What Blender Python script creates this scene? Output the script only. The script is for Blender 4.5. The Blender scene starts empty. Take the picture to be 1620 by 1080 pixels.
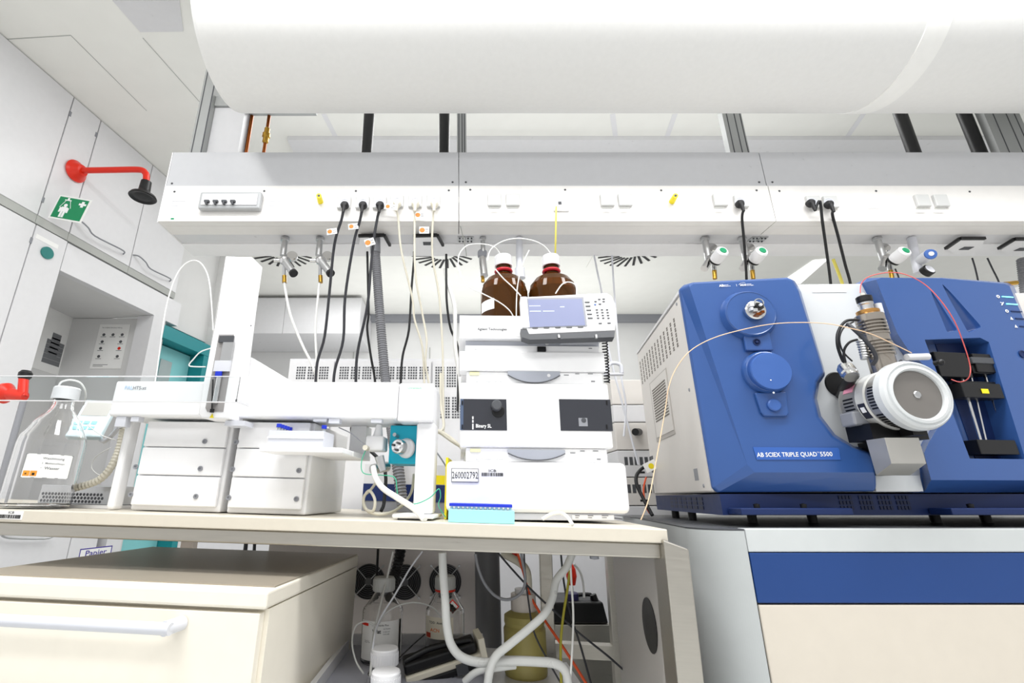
import bpy, bmesh, math, random
from mathutils import Vector, Matrix
random.seed(4)
S = bpy.context.scene
COL = S.collection
V = Vector
CZ = 0.852            # lens height above the floor
FPX, PX0, PY0 = 760.0, 721.0, 540.0
TH = math.atan((788 - 540) / FPX)
CT, ST = math.cos(TH), math.sin(TH)

# ---------------------------------------------------------------- camera
cd = bpy.data.cameras.new('camera'); cam = bpy.data.objects.new('camera', cd); COL.objects.link(cam)
cam.location = (0, 0, CZ); cam.rotation_euler = (math.pi / 2 + TH, 0, 0)
cd.sensor_width = 36; cd.lens = FPX / 1620 * 36; cd.shift_x = (810 - PX0) / 1620
cd.clip_start = .01; S.camera = cam

def ray(x, y):
    u, v = (x - PX0) / FPX, (PY0 - y) / FPX
    return V((u, CT - v * ST, ST + v * CT))
O = V((0, 0, CZ))
def at(x, y, Y):
    r = ray(x, y); return O + r * (Y / r.y)
def atz(x, y, z):
    r = ray(x, y); return O + r * ((z - CZ) / r.z)

class Fr:
    def __init__(s, o, xa, ya=None):
        xa = V(xa).normalized()
        if ya is None: ya = V((0, 0, 1)).cross(xa)
        ya = V(ya); ya = (ya - xa * ya.dot(xa)).normalized(); za = xa.cross(ya)
        s.M = Matrix((( xa.x, ya.x, za.x, o[0]), (xa.y, ya.y, za.y, o[1]), (xa.z, ya.z, za.z, o[2]), (0, 0, 0, 1)))
        s.I = s.M.inverted()
    def px(s, x, y, d):
        o = s.I @ O; r = s.I.to_3x3() @ ray(x, y); return o + r * ((d - o.y) / r.y)
    def pz(s, x, y, z):
        o = s.I @ O; r = s.I.to_3x3() @ ray(x, y); return o + r * ((z - o.z) / r.z)
    def loc(s, p): return s.I @ V(p)
W = Fr((0, 0, 0), (1, 0, 0))

# ---------------------------------------------------------------- materials
def lin(h):
    h = h.lstrip('#'); f = lambda c: c / 12.92 if c <= .04045 else ((c + .055) / 1.055) ** 2.4
    return tuple(f(int(h[i:i + 2], 16) / 255) for i in (0, 2, 4)) + (1,)
MATS = {}
def mat(name, c, rough=.45, metal=0, emit=0, trans=0, alpha=1, coat=0, noise=.03, scale=30, bump=0, spec=.5, ior=1.45, stretch=None):
    m = bpy.data.materials.new(name); m.use_nodes = True
    nt = m.node_tree; b = nt.nodes['Principled BSDF']
    col = lin(c) if isinstance(c, str) else tuple(c) + (1,)
    b.inputs['Base Color'].default_value = col
    b.inputs['Roughness'].default_value = rough; b.inputs['Metallic'].default_value = metal
    b.inputs['IOR'].default_value = ior; b.inputs['Specular IOR Level'].default_value = spec
    if trans: b.inputs['Transmission Weight'].default_value = trans
    if coat: b.inputs['Coat Weight'].default_value = coat; b.inputs['Coat Roughness'].default_value = .1
    if alpha < 1: b.inputs['Alpha'].default_value = alpha
    if emit:
        b.inputs['Emission Color'].default_value = col; b.inputs['Emission Strength'].default_value = emit
    if noise:
        tc = nt.nodes.new('ShaderNodeTexCoord'); mp = nt.nodes.new('ShaderNodeMapping'); n = nt.nodes.new('ShaderNodeTexNoise')
        nt.links.new(tc.outputs['Object'], mp.inputs[0]); nt.links.new(mp.outputs[0], n.inputs['Vector'])
        n.inputs['Scale'].default_value = scale
        if stretch: mp.inputs['Scale'].default_value = stretch
        mr = nt.nodes.new('ShaderNodeMapRange'); nt.links.new(n.outputs[0], mr.inputs[0])
        mr.inputs[3].default_value = max(0, rough - noise * 2); mr.inputs[4].default_value = min(1, rough + noise * 2)
        nt.links.new(mr.outputs[0], b.inputs['Roughness'])
        mx = nt.nodes.new('ShaderNodeMix'); mx.data_type = 'RGBA'
        nt.links.new(n.outputs[0], mx.inputs[0])
        mx.inputs[6].default_value = tuple(max(0, k * (1 - noise)) for k in col[:3]) + (1,)
        mx.inputs[7].default_value = tuple(min(1, k * (1 + noise)) for k in col[:3]) + (1,)
        nt.links.new(mx.outputs[2], b.inputs['Base Color'])
        if bump:
            bp = nt.nodes.new('ShaderNodeBump'); bp.inputs['Strength'].default_value = bump; bp.inputs['Distance'].default_value = .002
            nt.links.new(n.outputs[0], bp.inputs['Height']); nt.links.new(bp.outputs[0], b.inputs['Normal'])
    MATS[name] = m; return m
white = mat('white_lacquer', '#E2E2E4', .35)
white2 = mat('white_plastic', '#F4F4F5', .4)
wallm = mat('white_paint', '#DFDFDE', .7, scale=8)
ceilm = mat('ceiling_paint', '#EDEDE8', .8, scale=8)
fabric = mat('duct_fabric', '#E9E9E7', .85, scale=60, bump=.05)
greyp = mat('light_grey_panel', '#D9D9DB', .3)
seam = mat('seam_grey', '#B4B6B2', .6)
dkgrey = mat('dark_grey', '#4A4C50', .5)
midgrey = mat('mid_grey', '#8E9096', .45)
lav = mat('pale_grey_plastic', '#D5D7DE', .4)
black = mat('black_plastic', '#0E0E10', .4)
rubber = mat('black_rubber', '#17171A', .55)
greycord = mat('dark_cord', '#34353A', .5)
cream = mat('cream_laminate', '#F1EBDD', .38)
creamt = mat('beige_worktop', '#D6CFC0', .4, scale=80)
steel = mat('brushed_steel', '#BBB7AE', .36, 1, scale=20, noise=.08, stretch=(1, 12, 12))
chrome = mat('polished_metal', '#DADADA', .15, 1)
satin = mat('satin_aluminium', '#C6C7C8', .35, 1)
alu = mat('anodised_profile', '#A9ABAA', .45, .2)
copper = mat('copper_pipe', '#8A4B22', .3, 1)
bronze = mat('bronze_ring', '#B98A4E', .3, .8)
srcm = mat('source_steel', '#AFADA8', .3, .5)
turm = mat('turret_steel', '#A8A198', .22, .85)
brass = mat('brass', '#B08A3C', .3, 1)
blue = mat('blue_lacquer', '#325592', .3, coat=.3, noise=.02)
blued = mat('dark_blue_plastic', '#0E2556', .5)
bluel = mat('disc_blue', '#3A5FA3', .4)
bstripe = mat('blue_panel', '#1A3F7C', .4, scale=9, noise=.04)
msgrey = mat('warm_grey_sheet', '#DAD6D1', .42)
msw = mat('light_grey_cover', '#D3D6D8', .35)
cabgrey = mat('grey_cabinet', '#B6BABA', .42)
red = mat('red_enamel', '#E22A12', .35)
green = mat('sign_green', '#078A57', .4)
gcap = mat('valve_green', '#0E9060', .35)
yel = mat('yellow_plastic', '#F2DE1E', .4)
ylw = mat('yellow_cord', '#EDE06A', .45)
teal = mat('teal_paint', '#8CD3D6', .4)
teald = mat('dark_teal_paint', '#1C8C93', .45)
turq = mat('turquoise_anodised', '#18B3CF', .32, .2)
aqua = mat('aqua_plastic', '#A6EEF0', .35)
capblue = mat('cap_blue', '#2038C8', .35)
orange = mat('orange_sticker', '#F07A20', .5)
paper = mat('paper', '#F6F6F4', .7)
ink = mat('ink', '#1A1A1C', .6)
inkg = mat('grey_ink', '#77797C', .6)
inkw = mat('white_ink', '#FAFAFA', .5)
inkp = mat('purple_ink', '#4B3F9A', .6)
pink = mat('pink_label', '#E79AB0', .5)
tubew = mat('white_tube', '#EFEFEC', .35)
tubeb = mat('beige_tube', '#DDD8C8', .45)
tubec = mat('milky_hose', '#D8D9D6', .3, trans=.15)
tubegr = mat('green_wire', '#3FB58F', .4)
corr = mat('grey_corrugated', '#77787C', .45)
corrb = mat('black_corrugated', '#1B1B1E', .45)
peek = mat('peek_line', '#E9C7A4', .4)
peekr = mat('red_line', '#D8605C', .4)
orng = mat('orange_wire', '#E4582A', .45)
screen = mat('lcd', '#858BAA', .2, noise=.02)
screend = mat('dark_window', '#2F3138', .12, coat=.5, noise=.02)
glass = mat('clear_glass', '#FFFFFF', .02, trans=1, noise=0, ior=1.45)
acryl = mat('clear_acrylic', '#F6FAFB', .03, trans=1, noise=0, ior=1.12)
amber = mat('amber_glass', (.17, .065, .012), .03, trans=.7, noise=0, ior=1.3)
redl = mat('red_liquid_ring', '#C0142A', .35)
olive = mat('yellow_canister', '#A59A5A', .45)
ledc = mat('led', '#7FF0E8', .4, emit=2)
lampm = mat('lamp_diffuser', '#FFFFFF', .5, emit=1.5, noise=0)
floorm = mat('floor_vinyl', '#D4D5D4', .4, scale=4)
smoke = mat('smoked_window', '#6E6A66', .1, noise=.05, coat=.6)

# ---------------------------------------------------------------- mesh builder
class MB:
    def __init__(s): s.v = []; s.f = []; s.sm = []; s.mi = []; s.cur = 0
    def add(s, vs, fs, smooth=False):
        b = len(s.v); s.v += [V(p) for p in vs]
        for f in fs: s.f.append(tuple(b + i for i in f)); s.sm.append(smooth); s.mi.append(s.cur)
        return s
    def hexa(s, p):   # bottom 4 ccw, top 4 ccw
        return s.add(p, [(3, 2, 1, 0), (4, 5, 6, 7), (0, 1, 5, 4), (1, 2, 6, 5), (2, 3, 7, 6), (3, 0, 4, 7)])
    def box(s, x0, x1, y0, y1, z0, z1):
        if x0 > x1: x0, x1 = x1, x0
        if y0 > y1: y0, y1 = y1, y0
        if z0 > z1: z0, z1 = z1, z0
        return s.hexa([(x0, y0, z0), (x1, y0, z0), (x1, y1, z0), (x0, y1, z0), (x0, y0, z1), (x1, y0, z1), (x1, y1, z1), (x0, y1, z1)])
    def obox(s, c, ax, ay, az):     # centre and half axes
        c, ax, ay, az = V(c), V(ax), V(ay), V(az)
        return s.hexa([c - ax - ay - az, c + ax - ay - az, c + ax + ay - az, c - ax + ay - az, c - ax - ay + az, c + ax - ay + az, c + ax + ay + az, c - ax + ay + az])
    def prism(s, pts, vec, pts2=None):
        pts = [V(p) for p in pts]; n = len(pts); vec = V(vec)
        q = [V(p) for p in pts2] if pts2 else [p + vec for p in pts]
        nrm = V((0, 0, 0))
        for i in range(n): nrm += pts[i].cross(pts[(i + 1) % n])
        side = [(i, (i + 1) % n, n + (i + 1) % n, n + i) for i in range(n)]
        fs = [tuple(reversed(range(n))), tuple(range(n, 2 * n))] + side
        if nrm.dot(sum(q, V()) / n - sum(pts, V()) / n) < 0: fs = [tuple(reversed(f)) for f in fs]
        return s.add(pts + q, fs)
    def cyl(s, p0, p1, r, r1=None, n=20, smooth=True):
        p0, p1 = V(p0), V(p1); return s.lathe(p0, p1 - p0, [(0, 0), (r, 0), (r if r1 is None else r1, (p1 - p0).length), (0, (p1 - p0).length)], n)
    def lathe(s, o, axis, prof, n=28):
        o = V(o); a = V(axis).normalized(); u = a.orthogonal().normalized(); w = a.cross(u)
        rings = []
        for r, h in prof:
            if r < 1e-7: rings.append([o + a * h])
            else: rings.append([o + a * h + (u * math.cos(t) + w * math.sin(t)) * r for t in [2 * math.pi * i / n for i in range(n)]])
        for k in range(len(rings) - 1):
            A, B = rings[k], rings[k + 1]
            flat = abs(prof[k][1] - prof[k + 1][1]) < 1e-7
            if len(A) == 1 and len(B) == 1: continue
            if len(A) == 1: s.add(A + B, [(0, 1 + (i + 1) % n, 1 + i) for i in range(n)], not flat)
            elif len(B) == 1: s.add(A + B, [(i, (i + 1) % n, n) for i in range(n)], not flat)
            else: s.add(A + B, [(i, (i + 1) % n, n + (i + 1) % n, n + i) for i in range(n)], not flat)
        return s
    def torus(s, c, axis, R, r, n=32, m=8):
        pr = [(R + r * math.cos(2 * math.pi * j / m), r * math.sin(2 * math.pi * j / m)) for j in range(m + 1)]
        return s.lathe(c, axis, pr, n)
    def ball(s, c, r, n=14, axis=(0, 0, 1), sq=1):
        return s.lathe(c, axis, [(r * math.sin(math.pi * j / 8), -r * sq * math.cos(math.pi * j / 8)) for j in range(9)], n)
    def tube(s, pts, r, n=8, sub=5, ribs=0):
        P = spline(pts, sub)
        if ribs:
            L = sum((P[i + 1] - P[i]).length for i in range(len(P) - 1)); P = resample(P, max(8, int(L / ribs)))
        u = None; rings = []
        for i, p in enumerate(P):
            t = (P[min(i + 1, len(P) - 1)] - P[max(i - 1, 0)]).normalized()
            if u is None: u = t.orthogonal().normalized()
            u = (u - t * u.dot(t)).normalized(); w = t.cross(u)
            rr = r * (1 if not ribs else (1.0 if i % 2 else .84))
            rings.append([p + (u * math.cos(a) + w * math.sin(a)) * rr for a in [2 * math.pi * k / n for k in range(n)]])
        b = [q for R_ in rings for q in R_]; N = len(rings)
        fs = [(k * n + i, k * n + (i + 1) % n, (k + 1) * n + (i + 1) % n, (k + 1) * n + i) for k in range(N - 1) for i in range(n)]
        s.add(b, fs, not ribs); s.add(rings[0], [tuple(reversed(range(n)))]); s.add(rings[-1], [tuple(range(n))])
        return s
    def text(s, t, o, right, up, h, align='L', bold=0, ext=.0004, squeeze=1):
        c = bpy.data.curves.new('t', 'FONT'); c.body = t; c.size = 1; c.extrude = 0; c.offset = bold
        c.align_x = {'L': 'LEFT', 'C': 'CENTER', 'R': 'RIGHT'}[align]; c.resolution_u = 2
        ob = bpy.data.objects.new('t', c); COL.objects.link(ob)
        dg = bpy.context.evaluated_depsgraph_get(); dg.update()
        me = bpy.data.meshes.new_from_object(ob.evaluated_get(dg))
        right, up = V(right).normalized(), V(up).normalized(); nrm = right.cross(up); o = V(o)
        k = h / .72
        s.add([o + right * v.co.x * k * squeeze + up * v.co.y * k + nrm * ext for v in me.vertices], [tuple(p.vertices) for p in me.polygons])
        bpy.data.objects.remove(ob); bpy.data.meshes.remove(me); bpy.data.curves.remove(c)
        return s
def spline(pts, sub=5):
    P = [V(p) for p in pts]
    if len(P) < 3 or sub < 2: return P
    out = []
    for i in range(len(P) - 1):
        a, b, c, d = P[max(i - 1, 0)], P[i], P[i + 1], P[min(i + 2, len(P) - 1)]
        for k in range(sub):
            t = k / sub
            out.append(.5 * ((2 * b) + (c - a) * t + (2 * a - 5 * b + 4 * c - d) * t * t + (3 * b - a - 3 * c + d) * t ** 3))
    return out + [P[-1]]
def resample(P, n):
    d = [0]
    for i in range(len(P) - 1): d.append(d[-1] + (P[i + 1] - P[i]).length)
    out = []; j = 0
    for k in range(n + 1):
        L = d[-1] * k / n
        while j < len(P) - 2 and d[j + 1] < L: j += 1
        out.append(P[j].lerp(P[j + 1], min(1, (L - d[j]) / max(1e-9, d[j + 1] - d[j]))))
    return out

# ---------------------------------------------------------------- objects
def mesh_obj(name, mb, m, X=None, bevel=0, seg=2):
    me = bpy.data.meshes.new(name)
    me.from_pydata([(X @ p if X else p) for p in mb.v], [], mb.f)
    ms = m if isinstance(m, (list, tuple)) else [m]
    for q in ms: me.materials.append(q)
    me.polygons.foreach_set('use_smooth', mb.sm); me.polygons.foreach_set('material_index', [min(i, len(ms) - 1) for i in mb.mi])
    me.validate(); me.update()
    o = bpy.data.objects.new(name, me); COL.objects.link(o)
    if bevel:
        b = o.modifiers.new('bevel', 'BEVEL'); b.width = bevel; b.segments = seg; b.limit_method = 'ANGLE'; b.angle_limit = .6
    return o
def tags(o, label, cat, group=None, kind=None):
    o['label'] = label; o['category'] = cat
    if group: o['group'] = group
    if kind: o['kind'] = kind
class Thing:
    def __init__(s, name, label, cat, F=W, base=(0, 0, 0), group=None):
        s.o = bpy.data.objects.new(name, None); COL.objects.link(s.o); s.o.empty_display_size = .05
        s.M = F.M @ Matrix.Translation(V(base)); s.o.matrix_world = s.M; s.F = F
        tags(s.o, label, cat, group); s.X = s.M.inverted() @ F.M
    def part(s, name, mb, m, parent=None, bevel=0, seg=2, label=None, kind=None):
        o = mesh_obj(name, mb, m, s.X, bevel, seg); o.parent = parent or s.o
        if label: o['label'] = label
        if kind: o['kind'] = kind
        return o
def solo(name, label, cat, mb, m, F=W, base=None, group=None, bevel=0, seg=2, kind=None):
    if base is None:
        base = sum(mb.v, V()) / len(mb.v); base.z = min(p.z for p in mb.v)
    M = F.M @ Matrix.Translation(V(base))
    o = mesh_obj(name, mb, m, Matrix.Translation(-V(base)), bevel, seg); o.matrix_world = M
    tags(o, label, cat, group, kind); return o
def struct(name, mb, m, F=W, bevel=0, parent=None):
    o = mesh_obj(name, mb, m, None, bevel); o.matrix_world = F.M
    if parent: o.parent = parent
    else: o['kind'] = 'structure'
    return o
def copy_tree(o, parent=None):
    c = o.copy(); COL.objects.link(c)
    if parent: c.parent = parent
    for ch in list(o.children): copy_tree(ch, c)
    return c
def ap(*pts):       # path through (px, py, Y)
    return [at(*p) for p in pts]
# ================================================================ ROOM
ZC = 3.0
A8 = math.radians(9.3)
LW = Fr((-2.21, 1.747, 0), (math.sin(A8), math.cos(A8), 0), (-math.cos(A8), math.sin(A8), 0))   # x runs deeper along the left wall, y into it
def lx(x, y, d=0): return LW.px(x, y, d).x
def lz(x, y, d=0): return LW.px(x, y, d).z
S0 = -2.4
struct('floor', MB().box(-4, 6, -2, 5.9, -.1, 0), floorm)
ce = struct('ceiling', MB().box(-4, 6, -2, 5.9, ZC, ZC + .1), ceilm)
struct('wall_back', MB().box(-4, 6, 5.6, 5.7, 0, ZC), wallm)
# ceiling seams and grey recessed tile at upper left
def cpath(*pts): return [atz(x, y, ZC - .0005) for x, y in pts]
def strip(mb, p, q, w):
    d = (q - p).normalized(); n = V((-d.y, d.x, 0)) * w / 2; t = V((0, 0, .001))
    mb.hexa([p - n - t, q - n - t, q + n - t, p + n - t, p - n, q - n, q + n, p + n])
mb = MB()
for a, b in (((12, 62), (112, 56)), ((112, 56), (232, 175)), ((226, 60), (322, 168))):
    p, q = cpath(a, b); strip(mb, p, q, .004)
struct('trim_1', mb, seam, parent=ce)
p = cpath((178, 0), (284, 0), (290, 49), (222, 50))
mb = MB().prism(p, (0, 0, -.004)); struct('trim_2', mb, greyp, parent=ce)
# seams of the ceiling field behind the duct, plus the grey track in front of the bulkhead
mb = MB()
for x0, x1 in ((512, 536), (969, 975), (1068, 1052), (1366, 1334)):
    p, q = cpath((x0, 180), (x1, 226)); strip(mb, p, q, .03)
struct('trim_3', mb, white, parent=ce)
pA, pB = atz(465, 236, ZC), atz(1620, 231, ZC)
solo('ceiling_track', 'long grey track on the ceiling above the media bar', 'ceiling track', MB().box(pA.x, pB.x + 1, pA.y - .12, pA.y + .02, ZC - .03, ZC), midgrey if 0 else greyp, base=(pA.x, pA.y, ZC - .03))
solo('ceiling_bulkhead', 'white ceiling bulkhead running behind the grey ceiling track', 'bulkhead', MB().box(pA.x, pB.x + 1, pA.y + .021, pA.y + .4, ZC - .05, ZC), white, base=(pA.x, pA.y + .03, ZC - .05))

# ---- left wall: high cabinets, tall cupboard, alcove, teal door
zb = LW.px(135, 395, 0).z            # underside of the high cabinets
zb = 2.19
zf = 2.012                           # head of the alcove
sA, sB, sC = lx(88, 250), lx(143, 252), lx(226, 330)
sE = lx(286, 425); sP = lx(96, 425); sJ = lx(262, 507)
sJ0 = lx(243, 500)
wl = MB()
wl.box(S0, sE, .6, .7, zf, ZC)                                  # behind the high cabinets
wl.box(S0, sP - .5, .6, .7, 0, zf)
struct('wall_left', wl, wallm, LW)
def lwthing(n, l, c, base, g=None): return Thing(n, l, c, LW, base, g)
def door_slab(s0, s1, z0, z1, d=0, t=.02): return MB().box(s0 + .003, s1 - .003, d, d + t, z0, z1)
def wire_handle(sa, za, sb, zb_, out=.035):
    return MB().tube([(sa - .04, 0, za + .03), (sa - .02, -out * .7, za + .03), (sa + .03, -out, za + .012), (sa + .08, -out, za - .012), (sb - .05, -out, zb_), (sb - .01, -out * .8, zb_), (sb + .01, 0, zb_)], .0045, 6, 4)
zt = ZC - .005
def hicab(name, s0, s1, label, handle=None):
    t = lwthing(name, label, 'wall cabinet', ((s0 + s1) / 2, .3, zb), 'high wall cabinets along the left wall')
    t.part('body', MB().box(s0 + .001, s1 - .001, .021, .598, zb, zt), white)
    dr = t.part('door', door_slab(s0, s1, zb + .045, zt), white, bevel=.002)
    t.part('handle_channel', MB().box(s0 + .001, s1 - .001, .004, .0205, zb, zb + .044), seam)
    if handle: t.part('handle', wire_handle(*handle), midgrey, parent=dr)
    return t
h1 = (lx(122, 362), zb + .1, lx(192, 404), zb + .1)
hicab('wall_cabinet', S0, sA, 'large white high cabinet door at the far upper left corner')
hicab('wall_cabinet', sA, sB, 'narrow white high cabinet panel behind the red shower arm base')
hicab('wall_cabinet', sB, sC, 'white high cabinet with bow handle beside the green sign', h1)
hicab('wall_cabinet', sC, sE, 'white high cabinet ending beside the media bar', (lx(216, 418), zb + .1, lx(266, 446), zb + .1))
mb = MB()
for s_, z_ in ((lx(111, 180), lz(111, 180)), (lx(152, 213), lz(152, 213)), (lx(68, 316), lz(68, 316)), (lx(49, 380), lz(49, 380))):
    mb.box(s_ - .006, s_ + .006, -.002, .0005, z_ - .015, z_ + .015)
solo('cabinet_hinges', 'small steel hinge plates on the white cabinet seams at left', 'hinges', mb, midgrey, LW, kind='stuff')
# tall cupboard under them
t = lwthing('tall_cupboard', 'tall white cupboard at the left edge below the high cabinets', 'cupboard', (S0 + .8, .3, 0))
t.part('body', MB().box(S0, sP, .021, .598, 0, zb - .001), white)
t.part('door', door_slab(S0, lx(30, 445), .05, zb - .008), white, bevel=.002)
t.part('side_panel', door_slab(lx(30, 445), sP, .05, zb - .008), white, bevel=.002)
o_ = LW.px(75, 382, -.001); mb = MB().box(o_.x - .06, o_.x + .06, 0, -.001, o_.z - .012, o_.z + .012)
t.part('name_plate', mb, paper)
q = LW.px(74, 400, -.001); t.part('lock_cover', MB().cyl((q.x, .001, q.z), (q.x, -.008, q.z), .032, n=24), gcap if 0 else mat('teal_badge', '#2B7F7A', .4))
# fascia above the alcove
solo('fascia_panel', 'long white fascia panel over the alcove opening', 'panel', MB().box(sP + .002, lx(290, 470), .003, .05, zf, zb - .012), white, LW)
# alcove shell
Yb = sJ0 - .02
mb = MB().box(sP - .6, sP, .602, .66, .0, zf - .003).box(sP - .02, sJ0, .72, .78, 0, zf + .1)
al = MB()
ba = LW.px(125, 480, .6)
cx = -2.60; yb = 3.05
aw = MB().box(-3.4, cx, 2.5, yb + .1, 0, zf - .001).box(cx, at(238, 560, yb).x, yb, yb + .1, 0, zf - .001)
struct('wall_alcove', aw, wallm)
struct('ceiling_alcove', MB().box(sP, sJ0 + .02, .052, .7, zf + .002, zf + .06), wallm, LW)
# jamb strip, then the door
struct('trim_4', MB().box(sJ0 + .002, sJ, 0, .12, 0, zf - .001), white, LW)
sD1 = lx(333, 548)
zd = zf - .03
dm = struct('door_1', MB().box(sJ + .002, sD1 - .06, .11, .15, 0, zd - .10), teal, LW)
fr = MB().box(sJ + .002, sD1, .0, .17, zd - .09, zd).box(sD1 - .055, sD1, .0, .17, 0, zd - .092)
struct('door_1_frame', fr, teald, LW, parent=None).name = 'trim_5'
pw = [LW.px(x, y, .109) for x, y in ((254, 567), (272, 571), (262, 640), (250, 640))]
struct('window_1', MB().box(pw[0].x, pw[1].x, .104, .109, pw[2].z, pw[0].z), mat('door_pane', '#A9B7B8', .2), LW)
struct('wall_left_far', MB().box(sD1 + .001, sD1 + .12, .0, .9, 0, ZC).box(sE + .001, sD1 + .001, .05, .1, zf, ZC), wallm, LW)
# posters
def poster(px, yy, label, corners):
    P = [at(x, y, yy) for x, y in corners]
    x0, x1 = P[0].x, P[1].x; z1, z0 = P[0].z, P[2].z
    t = Thing('poster', label, 'poster', W, ((x0 + x1) / 2, yy, z0))
    k = MB().box(x0, x1, yy - .002, yy, z0, z1); k.cur = 1; w = x1 - x0; h = z1 - z0
    k.text('Persönliche Schutzausrüstung', (x0 + .1 * w, yy - .0022, z1 - .09 * h), (1, 0, 0), (0, 0, 1), h * .026)
    for i, fx in enumerate((.2, .5, .8)):
        for j, fz in enumerate((.76, .60, .45, .27)):
            if fx == .5 and j > 0: continue
            cx_, cz_ = x0 + fx * w, z0 + fz * h
            k.lathe((cx_, yy - .0021, cz_), (0, -1, 0), [(0, 0), (w * .05, 0), (w * .05, .0004), (0, .0004)], 10)
            k.box(cx_ - w * .09, cx_ + w * .09, yy - .0024, yy - .002, cz_ - .055 * h, cz_ - .045 * h)
    k.box(x0 + .08 * w, x0 + .55 * w, yy - .0024, yy - .002, z0 + .08 * h, z0 + .09 * h)
    k.box(x0 + .08 * w, x0 + .4 * w, yy - .0024, yy - .002, z0 + .05 * h, z0 + .06 * h)
    t.part('sheet', k, [paper, mat('poster_ink', '#55565A', .6)])
    r_ = MB().lathe((x0 + .8 * w, yy - .0021, z0 + .45 * h), (0, -1, 0), [(0, 0), (w * .052, 0), (w * .052, .0008), (0, .0008)], 10)
    t.part('warning_mark', r_, red)
poster(0, yb - .001, 'white poster with rows of small symbols on the grey alcove wall', ((159, 513), (207, 513), (200, 583), (153, 583)))
AL = Fr((cx, 2.2, 0), (0, 1, 0), (-1, 0, 0))
a = AL.px(78, 484, -.001); b = AL.px(88, 489, -.001); c_ = AL.px(64, 585, -.001)
t = Thing('poster', 'narrow foreshortened notice on the side wall of the alcove', 'poster', AL, (a.x, 0, 1.3))
k = MB().box(a.x, a.x + .24, -.002, 0, c_.z, a.z); k.cur = 1
for j in range(5):
    zz = a.z - .2 - j * (a.z - c_.z - .25) / 5
    k.box(a.x + .05, a.x + .19, -.0024, -.002, zz - .03, zz); k.box(a.x + .08, a.x + .15, -.0026, -.002, zz + .01, zz + .05)
t.part('sheet', k, [paper, inkg])
# niche counter, paper cupboard below
struct('trim_6', MB().box(sP + .003, sJ0 - .062, .03, .42, .735, .775), greyp, LW)
t = lwthing('low_cupboard', 'white low cupboard carrying the Papier sign, seen under the steel table', 'cupboard', (sP + .5, .3, 0))
q0 = LW.px(105, 885, 0).x
t.part('body', MB().box(sP + .003, sJ0 - .06, .021, .40, .0, .73), white)
t.part('door', door_slab(sP + .003, q0, .08, .725), white)
t.part('door', door_slab(q0, sJ0 - .06, .08, .725), white)
a = LW.px(127, 868, -.001); b = LW.px(178, 863, -.001); c_ = LW.px(127, 887, -.001)
t2 = lwthing('papier_sign', 'white sign reading Papier stuck on the low cupboard', 'sign', (a.x, 0, c_.z))
sg = MB().box(a.x, b.x, -.0015, 0, c_.z, a.z)
t2.part('plate', sg, paper)
k = MB(); e_ = .006
for bx in ((a.x, b.x, c_.z, c_.z + e_), (a.x, b.x, a.z - e_, a.z), (a.x, a.x + e_, c_.z, a.z), (b.x - e_, b.x, c_.z, a.z)):
    k.box(bx[0], bx[1], -.002, -.0015, bx[2], bx[3])
hh = (a.z - c_.z)
k.text('Papier', ((a.x + b.x) / 2, -.002, c_.z + .32 * hh), (1, 0, 0), (0, 0, 1), hh * .5, 'C', bold=.01, squeeze=1.3)
t2.part('lettering', k, inkp)
lh = MB().tube([LW.px(x, y, -.03) for x, y in ((2, 846), (16, 851), (70, 852), (84, 848))], .005, 6, 3)
solo('cupboard_handle', 'bent grey bow handle low behind the table at the left edge', 'handle', lh, satin, LW)

# ---- emergency shower and its sign
d0 = -.001
p0 = LW.px(119, 271, d0)
t = lwthing('emergency_shower', 'red emergency shower arm with black spray head on the high cabinets', 'emergency shower', tuple(p0))
def sh(x, y, d): return LW.px(x, y, d)
fl = MB().lathe(p0, (0, -1, 0), [(0, 0), (.058, 0), (.062, .008), (.05, .02), (.03, .05), (0, .055)], 28)
t.part('wall_flange', fl, red)
# arm runs parallel to the far wall (world x)
w0 = LW.M @ V((p0.x, -.05, p0.z)); w1 = at(231, 269, w0.y)
l0 = LW.loc(w0); l1 = LW.loc(w1)
w1 = at(222, 268, w0.y); w2 = at(231.5, 277, w0.y); w3 = at(231, 290, w0.y); w4 = at(226.5, 312, w0.y)
arm = MB().tube([LW.loc(w) for w in (w0, w0.lerp(w1, .5), w0.lerp(w1, .9), at(225.5, 269.5, w0.y), at(230, 274, w0.y), w2, w3)], .0165, 14, 4)
t.part('arm', arm, red)
dn = LW.loc(w3) ; ax = V((0, 0, -1))
t.part('shower_head', MB().lathe(dn + V((0, 0, .01)), ax, [(0, 0), (.026, 0), (.029, .06), (.04, .075), (.062, .088), (.068, .1), (.064, .104), (.045, .098), (.02, .1), (0, .1)], 28), black)
P = [LW.px(x, y, -.004) for x, y in ((87, 309), (136, 315), (127, 353), (76, 344))]
s0, s1 = (P[0].x + P[3].x) / 2, (P[1].x + P[2].x) / 2; z1 = (P[0].z + P[1].z) / 2; z0 = (P[2].z + P[3].z) / 2
t = lwthing('safety_sign', 'green emergency shower sign with white figure and cross below the red arm', 'sign', (s0, 0, z0))
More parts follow.
